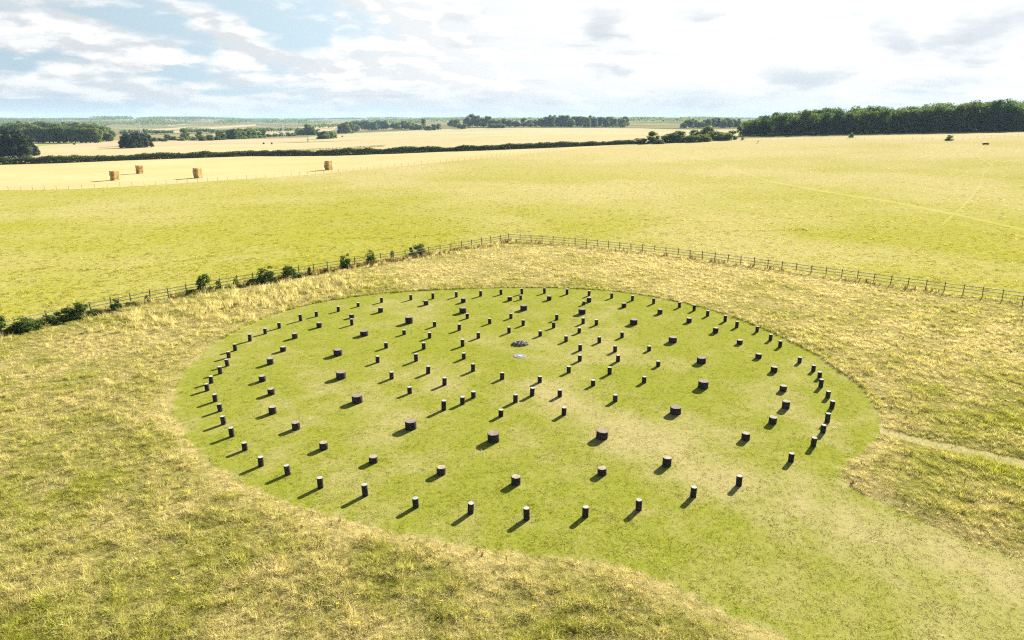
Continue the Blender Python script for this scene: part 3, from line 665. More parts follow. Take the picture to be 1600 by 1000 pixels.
M['field_tan'] = field_mat('tan_field_soil', (.36, .275, .16), (.43, .35, .21), 0.01)
M['field_green'] = field_mat('green_field_soil', (.36, .32, .17), (.42, .37, .21), 0.008)
M['green'] = field_mat('green_strip_soil', (.20, .27, .05), (.27, .31, .08), 0.02)
M['far'] = field_mat('far_country_soil', (.085, .105, .04), (.30, .25, .125), 0.0035)
M['margin'] = field_mat('margin_soil', (.16, .15, .05), (.26, .22, .09), 0.05)
M['woodstrip'] = field_mat('strip_soil', (.38, .31, .15), (.44, .37, .2), 0.04)


def grass_mat(name, green, straw, trans=0.35, var=0.5):
    m, t = new_mat(name)
    dry = attr(t, 'dry', 'INSTANCER')
    sh = attr(t, 'shade', 'INSTANCER')
    c = t.mix(dry, green, straw)
    k = t.math('ADD', 1.0 - var / 2, t.math('MULTIPLY', sh, var))
    c = t.mix(1.0, c, t.comb(k, k, t.math('POWER', k, 1.3)), 'MULTIPLY')
    tc = t.mix(1.0, c, (1.1, 1.05, 0.85), 'MULTIPLY')
    finish(t, c, 0.8, spec=0.05, transl=(tc, trans))
    return m


M['g_rough'] = grass_mat('rough_grass_blade', (.36, .375, .042), (.64, .55, .26), 0.42, 1.0)
M['g_lawn'] = grass_mat('lawn_blade', (.345, .365, .030), (.53, .46, .20), 0.4, 1.0)
M['g_past'] = grass_mat('pasture_blade', (.38, .37, .035), (.58, .48, .22), 0.4, .8)
M['g_dock'] = grass_mat('dock_stem', (.085, .07, .018), (.27, .145, .055), 0.25, .7)


def plain(name, c, c2=None, scale=8.0, rough=0.9, lo=0.35, hi=0.65, spec=0.2, bstr=0.3, bdist=0.01, coord='Object'):
    m, t = new_mat(name)
    pos = t.add('ShaderNodeTexCoord').outputs[coord]
    n = t.noise(pos, scale, 5, 0.6)
    finish(t, t.mix(t.ramp(n, lo, hi), c, c2 or c), rough, n, bstr, bdist, spec)
    return m


def concrete(name, base, base2, spots):
    m, t = new_mat(name)
    tc = t.add('ShaderNodeTexCoord').outputs['Object']
    rn = t.add('ShaderNodeObjectInfo').outputs['Random']
    off = t.add('ShaderNodeVectorMath', operation='ADD')
    t.put(off.inputs[0], tc)
    t.put(off.inputs[1], t.comb(t.math('MULTIPLY', rn, 37.0), t.math('MULTIPLY', rn, 91.0), 0.0))
    p = off.outputs[0]
    a = t.noise(p, 5.0, 4, 0.6)
    b = t.noise(p, 16.0, 3, 0.6)
    e = t.noise(p, 7.0, 2, 0.5, 0.4)
    c = t.mix(t.ramp(a, .35, .65), base, base2)
    c = t.mix(t.ramp(e, .58, .64), c, (base[0] * 1.3, base[1] * 1.08, base[2] * .85))
    c = t.mix(t.math('MULTIPLY', t.ramp(b, .61, .67), t.ramp(rn, .15, .9)), c, spots)
    finish(t, c, 0.95, b, 0.4, 0.01, 0.1)
    return m


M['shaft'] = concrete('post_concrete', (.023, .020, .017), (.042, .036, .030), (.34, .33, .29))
M['cap_a'] = concrete('post_cap_pale', (.30, .29, .26), (.46, .45, .42), (.13, .12, .10))
M['cap_b'] = concrete('post_cap_cream', (.24, .21, .15), (.37, .33, .24), (.12, .11, .08))
M['cap_c'] = concrete('post_cap_rust', (.18, .14, .112), (.285, .235, .19), (.10, .09, .075))
M['flint'] = plain('flint', (.04, .037, .034), (.55, .52, .47), 2.5, 0.8, .44, .58, .15)
M['flint2'] = plain('flint_brown', (.12, .08, .05), (.42, .34, .26), 4.0, 0.8, .4, .66, .15)
M['disc'] = plain('disc_concrete', (.15, .145, .14), (.24, .235, .23), 6.0)
M['disc_mid'] = plain('disc_plate', (.34, .33, .32), (.44, .43, .42), 6.0)
M['wood'] = plain('fence_timber', (.13, .095, .07), (.24, .185, .14), 6.0, 0.9)
M['rail'] = plain('rail_timber', (.30, .27, .235), (.46, .42, .38), 5.0, 0.9)
M['straw'] = plain('bale_straw', (.40, .225, .06), (.80, .64, .36), 3.2, 1.0, .48, .68, .05, 0.8, 0.05)
M['twine'] = plain('bale_twine', (.55, .42, .2), None, 5.0)
M['bark'] = plain('bark', (.06, .045, .03), (.12, .09, .065), 4.0, 1.0)
M['steel'] = plain('galvanised_steel', (.45, .47, .48), (.55, .57, .58), 2.0, 0.6)
M['darkmetal'] = plain('dark_metal', (.03, .03, .035), (.05, .05, .05), 2.0, 0.6)


def leaf_mat(name, c, c2, trans=0.3):
    m, t = new_mat(name)
    rn = t.add('ShaderNodeObjectInfo').outputs['Random']
    pos = t.add('ShaderNodeNewGeometry').outputs['Position']
    n = t.noise(pos, 0.9, 3, 0.6)
    f = t.math('ADD', t.math('MULTIPLY', rn, 0.6), t.math('MULTIPLY', n, 0.6))
    c = t.mix(t.ramp(f, .3, .9), c, c2)
    tc = t.mix(1.0, c, (1.25, 1.3, 0.6), 'MULTIPLY')
    finish(t, c, 0.7, spec=0.15, transl=(tc, trans))
    return m


M['leaf'] = leaf_mat('oak_leaf', (.085, .135, .028), (.17, .21, .048), .42)
M['leaf_dark'] = leaf_mat('beech_leaf', (.055, .105, .028), (.125, .165, .042), .48)
M['leaf_hedge'] = leaf_mat('hedge_leaf', (.03, .05, .010), (.08, .11, .018), .35)
M['leaf_shrub'] = leaf_mat('hawthorn_leaf', (.055, .095, .014), (.125, .17, .026), .45)
M['leaf_yew'] = leaf_mat('dark_leaf', (.012, .022, .007), (.030, .046, .012), .25)
M['yellow'] = plain('ragwort_yellow', (.75, .55, .02), (.8, .62, .03), 5.0)
M['stem'] = plain('plant_stem', (.10, .14, .03), (.14, .16, .04), 5.0)


# ------------------------------------------------------------------ ground: one triangulated sheet, cut along the field edges
def build_ground():
    pts = []
    # dense in the enclosure
    g = 0.8
    xs, ys = np.meshgrid(np.arange(-58, 64, g), np.arange(4, 110, g))
    xs = xs + rng.uniform(-.25, .25, xs.shape) * g
    ys = ys + rng.uniform(-.25, .25, ys.shape) * g
    pts.append(np.c_[xs.ravel(), ys.ravel()])
    r = 15.0
    while r < 7000:
        step = max(2.2, r * 0.030)
        front = np.arange(-62, 62, max(0.45, math.degrees(step / r) * 1.2))
        back = np.arange(64, 298, 5.0)
        a = np.radians(np.concatenate([front, back]) + rng.uniform(-.2, .2))
        rr = r + rng.uniform(-.2, .2, a.shape) * step
        p = np.c_[np.sin(a) * rr, np.cos(a) * rr]
        keep = ~((p[:, 0] > -59) & (p[:, 0] < 65) & (p[:, 1] > 3) & (p[:, 1] < 111))
        pts.append(p[keep])
        r += step
    a = np.radians(np.arange(0, 360, 4.0))
    pts.append(np.c_[np.sin(a) * 7200, np.cos(a) * 7200])
    pts.append(np.array([[0.0, 0.0], [5, -5], [-5, -5], [20, -10], [-20, -10]]))
    verts = [tuple(p) for p in np.concatenate(pts)]
    edges = []
    zones = [('mown_path', PATH, 'path'), ('lawn', LAWN, 'lawn'), ('rough_grassland', ROUGH, 'rough'),
             ('field_track', TRACK1, 'track'), ('field_track', TRACK2, 'track'), ('stubble_field', FIELD_STUB, 'stubble'),
             ('field_margin', MARGIN, 'margin'), ('green_field', GREEN, 'green'), ('tan_field', FIELD_B1, 'field_tan'), ('pale_green_field', FIELD_B2, 'field_green'),
             ('pale_field', FIELD_A, 'field_pale'), ('dry_grass_strip', WOODSTRIP, 'woodstrip')]
    for p in FAR:
        zones.append(('hill_field', p, 'field_tan'))
    for _, poly, _ in zones:
        idx = []
        for i in range(len(poly)):
            a, b = np.array(poly[i]), np.array(poly[(i + 1) % len(poly)])
            L = np.hypot(*(b - a))
            n = max(1, int(L / max(1.0, np.hypot(*a) * 0.03)))
            for k in range(n):
                idx.append(len(verts))
                verts.append(tuple(a + (b - a) * k / n))
        edges += [(idx[i], idx[(i + 1) % len(idx)]) for i in range(len(idx))]
    res = delaunay_2d_cdt([Vector(v) for v in verts], edges, [], 0, 1e-3, False)
    V = np.array([(v.x, v.y) for v in res[0]])
    Fc = np.array([f for f in res[2] if len(f) == 3], int)
    C = V[Fc].mean(axis=1)
    zi = np.full(len(Fc), -1)
    for k in range(len(zones) - 1, -1, -1):
        zi[inside(zones[k][1], C[:, 0], C[:, 1])] = k
    rC = np.hypot(C[:, 0], C[:, 1])
    az = np.degrees(np.arctan2(C[:, 0], C[:, 1]))
    # what is left: the pasture on this side of the hedge and wood, open country beyond
    lim = np.interp(az, [-180, -45, -44, 8, 10, 18, 36, 60, 180], [330, 330, 330, 345, 355, 395, 412, 420, 330])
    zi[(zi < 0) & (rC < lim)] = 100
    zi[zi < 0] = 101
    Z = zf(V[:, 0], V[:, 1])
    inr = inside(ROUGH, V[:, 0], V[:, 1]) & ~inside(LAWN, V[:, 0], V[:, 1]) & ~inside(PATH, V[:, 0], V[:, 1])
    edge = np.minimum(seg_dist(LAWN, V[:, 0], V[:, 1], True), seg_dist(PATH, V[:, 0], V[:, 1], True))
    Z = Z + np.where(inr, sstep(0, 1.2, edge) * (0.10 + .12 * (vnoise(V[:, 0], V[:, 1], 1.7, 21) - .4)), 0)
    Z = Z + np.where(rC[0] * 0 + (np.hypot(V[:, 0], V[:, 1]) > 100), 0, 0)
    dry = dryness(V[:, 0], V[:, 1])
    names = {100: ('pasture', 'pasture'), 101: ('countryside', 'far')}
    out = {}
    for k in sorted(set(zi)):
        nm, mk = names.get(k) or (zones[k][0], zones[k][2])
        fs = Fc[zi == k]
        used, inv = np.unique(fs, return_inverse=True)
        inv = inv.reshape(fs.shape)
        me = bpy.data.meshes.new(nm)
        co = np.c_[V[used], Z[used]]
        me.from_pydata(co.tolist(), [], inv.tolist())
        me.polygons.foreach_set('use_smooth', [True] * len(me.polygons))
        at = me.attributes.new('dry', 'FLOAT', 'POINT')
        at.data.foreach_set('value', dry[used].astype(np.float32))
        me.materials.append(M[mk])
        me.update()
        o = obj(nm, me)
        o['kind'] = 'structure'
        out.setdefault(nm, (co, inv))
        # faces must look up
        if me.polygons[0].normal.z < 0:
            me.flip_normals()
    return out


GROUND = build_ground()

# ------------------------------------------------------------------ grass, scattered as instances
TUFTS = {}


def blade_tuft(name, n, rad, h, w, lean, mat, seed, segs=2):
    r = np.random.default_rng(seed)
    q = []
    for i in range(n):
        a = r.uniform(0, 6.283)
        d = rad * math.sqrt(r.uniform(0, 1))
        b = np.array([math.cos(a) * d, math.sin(a) * d, -0.02])
        hh = h * r.uniform(.55, 1.1)
        la = r.normal(0, 1, 2) * lean + np.array([math.cos(a), math.sin(a)]) * lean * .6
        t = r.uniform(0, 3.1416)
        s = np.array([math.cos(t), math.sin(t), 0]) * w / 2
        p1 = b + np.array([la[0] * hh * .35, la[1] * hh * .35, hh * .6])
        p2 = b + np.array([la[0] * hh, la[1] * hh, hh])
        q.append([b - s, b + s, p1 + s * .8, p1 - s * .8])
        q.append([p1 - s * .8, p1 + s * .8, p2 + s * .15, p2 - s * .15])
    me = quads_mesh(name, np.array(q), mat)
    return bpy.data.objects.new(name, me)


def tuft_collection(name, objs):
    c = bpy.data.collections.new(name)
    for o in objs:
        c.objects.link(o)
    return c


def scatter_tree():
    g = bpy.data.node_groups.new('grass_scatter', 'GeometryNodeTree')
    g.interface.new_socket('Geometry', in_out='INPUT', socket_type='NodeSocketGeometry')
    g.interface.new_socket('Tufts', in_out='INPUT', socket_type='NodeSocketCollection')
    g.interface.new_socket('Geometry', in_out='OUTPUT', socket_type='NodeSocketGeometry')
    n, l = g.nodes, g.links
    gi, go = n.new('NodeGroupInput'), n.new('NodeGroupOutput')
    ci = n.new('GeometryNodeCollectionInfo')
    ci.inputs['Separate Children'].default_value = True
    ci.inputs['Reset Children'].default_value = True
    ip = n.new('GeometryNodeInstanceOnPoints')
    ip.inputs['Pick Instance'].default_value = True

    def na(nm, dt):
        a = n.new('GeometryNodeInputNamedAttribute')
        a.data_type = dt
        a.inputs['Name'].default_value = nm
        return a.outputs['Attribute']
    l.new(gi.outputs['Tufts'], ci.inputs['Collection'])
    l.new(gi.outputs['Geometry'], ip.inputs['Points'])
    l.new(ci.outputs[0], ip.inputs['Instance'])
    l.new(na('idx', 'INT'), ip.inputs['Instance Index'])
    l.new(na('rot', 'FLOAT_VECTOR'), ip.inputs['Rotation'])
    l.new(na('size', 'FLOAT_VECTOR'), ip.inputs['Scale'])
    l.new(ip.outputs[0], go.inputs[0])
    return g


SCATTER = scatter_tree()


def in_view(x, y, margin=0.08):
    c, s = math.cos(math.atan(315 / 1067)), math.sin(math.atan(315 / 1067))
    f = y * c + 18 * s
    u = y * s - 18 * c
    return (f > 1) & (np.abs(x) < f * (800 / 1067 + margin) + 3) & (u > -f * (500 / 1067 + margin) - 2)


def sample(zone, n):
    p = np.concatenate([GROUND[z][0][GROUND[z][1]] for z in zone.split()])
    cen = p.mean(axis=1)
    k = in_view(cen[:, 0], cen[:, 1]) & (np.hypot(cen[:, 0], cen[:, 1]) < 330)
    p = p[k]
    ar = np.linalg.norm(np.cross(p[:, 1] - p[:, 0], p[:, 2] - p[:, 0]), axis=1) / 2
    d = np.hypot(p[:, :, 0].mean(1), p[:, :, 1].mean(1))
    return p, ar, d


def scatter(name, zone, dens, coll, ncoll, sizef, keep=None, dryf=None, label=None, cat='grass', tilt=.15):
    p, ar, d = sample(zone, 0)
    w = ar * dens(d)
    n = int(w.sum())
    t = rng.choice(len(p), n, p=w / w.sum())
    u, v = rng.random(n), rng.random(n)
    fl = u + v > 1
    u[fl], v[fl] = 1 - u[fl], 1 - v[fl]
    q = p[t, 0] + (p[t, 1] - p[t, 0]) * u[:, None] + (p[t, 2] - p[t, 0]) * v[:, None]
    if keep is not None:
        q = q[keep(q[:, 0], q[:, 1])]
    n = len(q)
    sz = sizef(q[:, 0], q[:, 1])
    if sz.ndim == 1:
        sz = np.c_[sz, sz, sz]
    dr = np.clip((dryf or dryness)(q[:, 0], q[:, 1]) + rng.normal(0, .16, n), 0, 1)
    me = bpy.data.meshes.new(name)
    me.vertices.add(n)
    me.vertices.foreach_set('co', q.astype(np.float32).ravel())
    for nm, ty, key, val in (('idx', 'INT', 'value', rng.integers(0, ncoll, n).astype(np.int32)),
                             ('rot', 'FLOAT_VECTOR', 'vector', np.c_[rng.normal(0, tilt, n), rng.normal(0, tilt, n), rng.uniform(0, 6.283, n)].astype(np.float32).ravel()),
                             ('size', 'FLOAT_VECTOR', 'vector', sz.astype(np.float32).ravel()),
                             ('dry', 'FLOAT', 'value', dr.astype(np.float32)),
                             ('shade', 'FLOAT', 'value', rng.random(n).astype(np.float32))):
        a = me.attributes.new(nm, ty, 'POINT')
        a.data.foreach_set(key, val)
    o = obj(name, me)
    md = o.modifiers.new('scatter', 'NODES')
    md.node_group = SCATTER
    md[[i.identifier for i in SCATTER.interface.items_tree if i.name == 'Tufts'][0]] = coll
    tag(o, label, cat, None, 'stuff')
    return n


C_ROUGH = tuft_collection('rough_tufts', [blade_tuft('grass_tuft', 15, .10, .17, .013, .75, M['g_rough'], 40 + i) for i in range(5)])
C_LAWN = tuft_collection('lawn_tufts', [blade_tuft('lawn_tuft', 13, .10, .036, .014, 1.5, M['g_lawn'], 60 + i) for i in range(4)])
C_PAST = tuft_collection('pasture_tufts', [blade_tuft('pasture_tuft', 15, .22, .11, .04, .9, M['g_past'], 80 + i) for i in range(4)])
C_TALL = tuft_collection('tall_tufts', [blade_tuft('tall_tuft', 16, .16, .62, .022, .32, M['g_rough'], 100 + i) for i in range(4)])
C_DOCK = tuft_collection('dock_tufts', [blade_tuft('dock_tuft', 10, .12, .55, .035, .25, M['g_dock'], 120 + i) for i in range(3)])


LUSH_AND_SHADE = LUSH_AND_SHADE_SPOTS


def rough_size(x, y):
    n = .35 * vnoise(x, y, 3.2, 31) + .65 * vnoise(x, y, .65, 33, 2)
    e = np.minimum(seg_dist(LAWN, x, y, True), seg_dist(PATH, x, y, True))
    near_edge = np.where((y < 45) | (x < -14) & (y < 60), sstep(-.2, 2.2, e) * .55 + .45, 1.0 + .35 * np.exp(-(e / .5) ** 2))
    for a, c, r in LUSH_AND_SHADE:
        near_edge = near_edge * (1 + .9 * np.exp(-((x - a) ** 2 + (y - c) ** 2) / (r * r)))  # taller tufts where the bank shade and lush grass are put in
    s = (.55 + 1.3 * sstep(.30, .78, n)) * near_edge * rng.uniform(.7, 1.25, x.shape)
    return np.c_[.75 + .4 * s, .75 + .4 * s, s]


TALLSPOTS = [(-25.0, 70.0, 5.5), (-20.5, 74.5, 4.5), (-29.5, 66.0, 5.0), (-33.5, 62.5, 4.0)]


def tall_keep(x, y):
    d = seg_dist(FENCE_L, x, y)
    k = np.exp(-(d / 1.8) ** 2) * .55
    for a, b, r in TALLSPOTS:
        k = np.maximum(k, np.exp(-((x - a) ** 2 + (y - b) ** 2) / (r * r)) * .9)
    k = np.maximum(k, .25 * np.exp(-(seg_dist(FENCE_R, x, y) / .8) ** 2))
    return rng.random(x.shape) < k * sstep(.25, .6, vnoise(x, y, 1.6, 55))


def dock_keep(x, y):
    dl, dr = seg_dist(FENCE_L, x, y), seg_dist(FENCE_R, x, y)
    k = np.maximum(.8 * np.exp(-((dl - .6) / .7) ** 2), .55 * np.exp(-((dr - .5) / .55) ** 2))
    k = np.where(dl < dr, k * sstep(.25, .5, vnoise(x, y, 2.6, 57)), .5 * k * sstep(.42, .62, vnoise(x, y, 2.6, 57)))
    k = np.maximum(k, .08 * sstep(.5, .75, vnoise(x, y, 4.5, 58)))
    return rng.random(x.shape) < k


nr = scatter('rough_grass', 'rough_grassland', lambda d: np.clip(52 * (30 / d) ** 1.3, 11, 62), C_ROUGH, 5, rough_size, label='long uncut grass, straw and green, around the mown circle')
nt = scatter('tall_grass', 'rough_grassland', lambda d: np.full(d.shape, 7.0), C_TALL, 4, lambda x, y: rng.uniform(.6, 1.25, x.shape), tall_keep,
             lambda x, y: np.full(x.shape, .9), 'tall straw-coloured grass growing along the timber fence')
nd = scatter('dock_plants', 'rough_grassland', lambda d: np.full(d.shape, 12.0), C_DOCK, 3, lambda x, y: rng.uniform(.5, 1.15, x.shape) * np.where(np.minimum(seg_dist(FENCE_L, x, y), seg_dist(FENCE_R, x, y)) > 2.2, .5, 1), dock_keep,
             lambda x, y: rng.random(x.shape), 'rusty brown dock stems at the foot of the fence', 'weeds', .1)
nl = scatter('lawn_grass', 'lawn mown_path', lambda d: np.clip(85 * (30 / d) ** 1.4, 18, 95), C_LAWN, 4,
             lambda x, y: rng.uniform(.6, 1.3, x.shape) * (.6 + .8 * vnoise(x, y, 1.1, 35)), label='short mown grass of the circle and its approach')
TRAILS = [[(-41.8, 109.5), (-30.1, 106.5), (-17.9, 105.6), (-10.2, 108.1)], [(24.7, 109.5), (41.5, 110.3), (52.3, 111.3), (63.8, 113.2)], [(70.5, 108.7), (74.4, 103.8), (77.8, 98.0)], [(-59.0, 83.4), (-48.0, 82.3), (-40.9, 91.6)], [(11.7, 125.6), (33.9, 120.7), (57.8, 123.6)], [(48.9, 193.1), (57.4, 195.0), (59.5, 192.8)]]


def past_size(x, y):
    d = np.full(x.shape, 1e9)
    for tr in TRAILS:
        d = np.minimum(d, seg_dist(tr, x, y))
    return rng.uniform(.5, 1.3, x.shape) * (.4 + 1.1 * vnoise(x, y, 2.3, 37)) * (1 + .9 * np.exp(-(d / .8) ** 2) * sstep(.3, .6, vnoise(x, y, 5, 71)))


npz = scatter('pasture_grass', 'pasture', lambda d: np.clip(6.0 * (85 / d) ** 1.7, .4, 7), C_PAST, 4,
              past_size, label='grazed tussocky grass of the wide pasture')
ne = scatter('edge_grass', 'rough_grassland', lambda d: np.full(d.shape, 30.0), C_ROUGH, 5, lambda x, y: np.c_[np.full(x.shape, 1.0), np.full(x.shape, 1.0), rng.uniform(1.0, 1.9, x.shape)],
             lambda x, y: (seg_dist(LAWN, x, y, True) < .42) & (y > 36 + .9 * np.maximum(0, -x - 3) - 0 * x) & (y > 40), lambda x, y: rng.uniform(0, .7, x.shape), 'uncut grass standing along the far rim of the mown circle')
print('tufts', ne, nr, nt, nd, nl, npz)


# ------------------------------------------------------------------ the posts
def lathe(name, prof, mat, n=24, seed=0, wob=0.0):
    r = random.Random(seed)
    ph = [r.uniform(0, 6.28) for _ in range(3)]
    v, f = [], []
    for rr, z in prof:
        for k in range(n):
            t = 2 * math.pi * k / n
            m = 1 + wob * (math.sin(2 * t + ph[0]) + .6 * math.sin(3 * t + ph[1] + z * 3) + .4 * math.sin(5 * t + ph[2]))
            v.append((math.cos(t) * rr * m, math.sin(t) * rr * m, z))
    for i in range(len(prof) - 1):
        for k in range(n):
            k2 = (k + 1) % n
            f.append((i * n + k, i * n + k2, (i + 1) * n + k2, (i + 1) * n + k))
    f.append(tuple(range(n))[::-1])
    f.append(tuple((len(prof) - 1) * n + k for k in range(n)))
    me = mesh(name, v, f, [mat])
    for p in me.polygons:
        p.use_smooth = len(p.vertices) == 4
    return me


def post_ring(ring, rad, capmat, label, group, seed):
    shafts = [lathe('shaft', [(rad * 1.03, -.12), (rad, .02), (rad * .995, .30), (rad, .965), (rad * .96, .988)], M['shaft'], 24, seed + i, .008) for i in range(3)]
    caps = [lathe('cap', [(rad * .955, .980), (rad * .955, .994), (rad * .93, 1.0)], capmat, 24, seed + i, .008) for i in range(3)]
    for i, (x, y, h) in enumerate(ring):
        h = min(max(h, .36), .68)
        e = obj('timber_marker_post' if False else 'concrete_post', None, None, (x, y, float(zf(x, y)) - .0))
        e.rotation_euler = (rnd.gauss(0, R(1.3)), rnd.gauss(0, R(1.3)), rnd.uniform(0, 6.28))
        e.empty_display_size = .2
        k = rnd.randrange(3)
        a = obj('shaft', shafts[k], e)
        b = obj('cap', caps[k], e)
        a.scale = b.scale = (1, 1, h)
        side = ['facing the bare rail fence', 'facing the fence with shrubs', 'facing the open long grass', 'facing the mown approach'][int(((math.degrees(math.atan2(y - 50, x)) + 0) % 360) // 90)]
        lb = f'{label}, on the side {side}'
        tag(e, lb, 'post', group)


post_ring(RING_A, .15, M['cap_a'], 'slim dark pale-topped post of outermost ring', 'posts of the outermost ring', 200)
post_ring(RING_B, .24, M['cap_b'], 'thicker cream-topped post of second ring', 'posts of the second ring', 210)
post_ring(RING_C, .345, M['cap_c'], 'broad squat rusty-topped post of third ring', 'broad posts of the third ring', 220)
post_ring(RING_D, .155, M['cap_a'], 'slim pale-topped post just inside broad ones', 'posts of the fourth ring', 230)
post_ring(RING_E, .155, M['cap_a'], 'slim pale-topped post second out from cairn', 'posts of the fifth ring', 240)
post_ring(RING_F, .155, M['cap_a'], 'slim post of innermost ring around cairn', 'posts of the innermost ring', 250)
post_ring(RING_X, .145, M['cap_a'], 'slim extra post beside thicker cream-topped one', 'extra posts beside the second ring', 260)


# ------------------------------------------------------------------ cairn and disc
def rock(name, seed, mat):
    bm = bmesh.new()
    bmesh.ops.create_icosphere(bm, subdivisions=1, radius=1.0)
    r = random.Random(seed)
    for v in bm.verts:
        v.co *= r.uniform(.72, 1.12)
    me = bpy.data.meshes.new(name)
    bm.to_mesh(me)
    bm.free()
    me.materials.append(mat)
    return me


cx, cy = CAIRN
cairn = obj('flint_cairn', None, None, (cx, cy + .5, 0))
tag(cairn, 'low oval heap of black and white flints near the middle of the rings', 'cairn')
rocks = [rock('flint', 300 + i, M['flint'] if i % 4 else M['flint2']) for i in range(8)]
for i in range(150):
    a = rnd.uniform(0, 6.283)
    q = math.sqrt(rnd.uniform(0, 1))
    x, y = math.cos(a) * q * .74, math.sin(a) * q * .54
    o = obj('flint', rocks[rnd.randrange(8)], cairn, (x, y, .26 * (1 - q ** 2.2) * rnd.uniform(.75, 1.05) + .01))
    s = rnd.uniform(.055, .115)
    o.scale = (s * rnd.uniform(.8, 1.4), s, s * rnd.uniform(.6, 1))
    o.rotation_euler = (rnd.uniform(-.6, .6), rnd.uniform(-.6, .6), rnd.uniform(0, 6.28))
dm = obj('stone_disc', None, None, (DISC[0], DISC[1] + .05, 0))
tag(dm, 'flat grey concrete disc with pale centre set in the lawn beside the cairn', 'marker')
obj('rim', lathe('rim', [(.52, -.1), (.52, .025), (.50, .035)], M['disc'], 32), dm)
obj('plate', lathe('plate', [(.17, .0355), (.17, .05), (.16, .055)], M['disc_mid'], 24), dm)


# ------------------------------------------------------------------ timber fences
def rail_fence(line, label, posth, skip_first=False):
    x0, y0 = line[0]
    root = obj('rail_fence', None, None, (x0, y0, float(zf(x0, y0))))
    tag(root, label, 'fence')
    pm = [Geo().box((0, 0, posth / 2 - .1), (.08, .085, posth + .2)).mesh('post', M['wood']) for _ in range(1)]
    for q in pm:
        q.vertices[4].co.z -= .02
        q.vertices[5].co.z -= .02
    rails = {}
    for i, (x, y) in enumerate(line):
        z = float(zf(x, y))
        if not (skip_first and i == 0):
            j = line[min(i + 1, len(line) - 1)]
            k = line[max(i - 1, 0)]
            o = obj('post', pm[0], root, (x - x0, y - y0, z - float(zf(x0, y0))))
            o.rotation_euler = (rnd.gauss(0, R(1.5)), rnd.gauss(0, R(1.5)), math.atan2(j[1] - k[1], j[0] - k[0]) + rnd.gauss(0, .04))
            o.scale = (1, 1, rnd.uniform(.97, 1.05))
        if i < len(line) - 1:
            x2, y2 = line[i + 1]
            z2 = float(zf(x2, y2))
            d = Vector((x2 - x, y2 - y, z2 - z))
            L = d.length
            for hz in (.36, .70, 1.04):
                key = round(L, 2)
                if key not in rails:
                    rails[key] = Geo().box((L / 2, .072, 0), (L * .992, .03, .07)).mesh('rail', M['rail'])
                o = obj('rail', rails[key], root, (x - x0, y - y0, z - float(zf(x0, y0)) + hz + rnd.gauss(0, .008)))
                o.rotation_euler = (0, -math.asin(d.z / L) + rnd.gauss(0, .004), math.atan2(d.y, d.x))
    return root


rail_fence(FENCE_L, 'weathered post and rail fence with shrubs growing through it', 1.22)
rail_fence(FENCE_R, 'weathered post and rail fence running bare along the pasture, no shrubs', 1.22, True)


def wire_fence(line, step, label):
    pts = [np.array(p) for p in line]
    seg = [np.hypot(*(b - a)) for a, b in zip(pts, pts[1:])]
    tot = sum(seg)
    n = int(tot / step)
    P = []
    for i in range(n + 1):
        s = tot * i / n
        for a, b, L in zip(pts, pts[1:], seg):
            if s <= L + 1e-6:
                q = a + (b - a) * min(s / L, 1)
                break
            s -= L
        P.append((q[0], q[1], float(zf(q[0], q[1]))))
    root = obj('wire_fence', None, None, P[0])
    tag(root, label, 'fence')
    pm = Geo().tube([(0, 0, -.2), (0, 0, 1.05)], .04, 6).mesh('post', M['wood'])
    for p in P:
        o = obj('post', pm, root, tuple(np.subtract(p, P[0])))
        o.scale = (1, 1, rnd.uniform(.85, 1.1))
        o.rotation_euler = (rnd.gauss(0, .03), rnd.gauss(0, .03), 0)
    for hz in (.3, .65, 1.0):
        g = Geo()
        g.tube([(p[0] - P[0][0], p[1] - P[0][1], p[2] - P[0][2] + hz) for p in P], .006, 3)
        obj('wire', g.mesh('wire', M['steel']), root)


wire_fence(STUB_EDGE, 2.9, 'thin wire fence on small posts between pasture and straw field')
wire_fence([(p[0] * .995, p[1] * .995) for p in WOODSTRIP[::-1][:6]], 4.0, 'thin wire fence on small posts in front of the dense wood')


# ------------------------------------------------------------------ foliage
def leaf_quads(centres, normals, size, r):
    n = len(centres)
    nv = normals + r.normal(0, .38, (n, 3))
    nv /= np.linalg.norm(nv, axis=1)[:, None] + 1e-9
    t = np.cross(nv, r.normal(0, 1, (n, 3)))
    t /= np.linalg.norm(t, axis=1)[:, None] + 1e-9
    b = np.cross(nv, t)
    s = (size * r.uniform(.6, 1.3, n))[:, None]
    k = r.uniform(.45, .9, n)[:, None]
    return np.stack([centres - t * s, centres - b * s * k, centres + t * s, centres + b * s * k], axis=1)


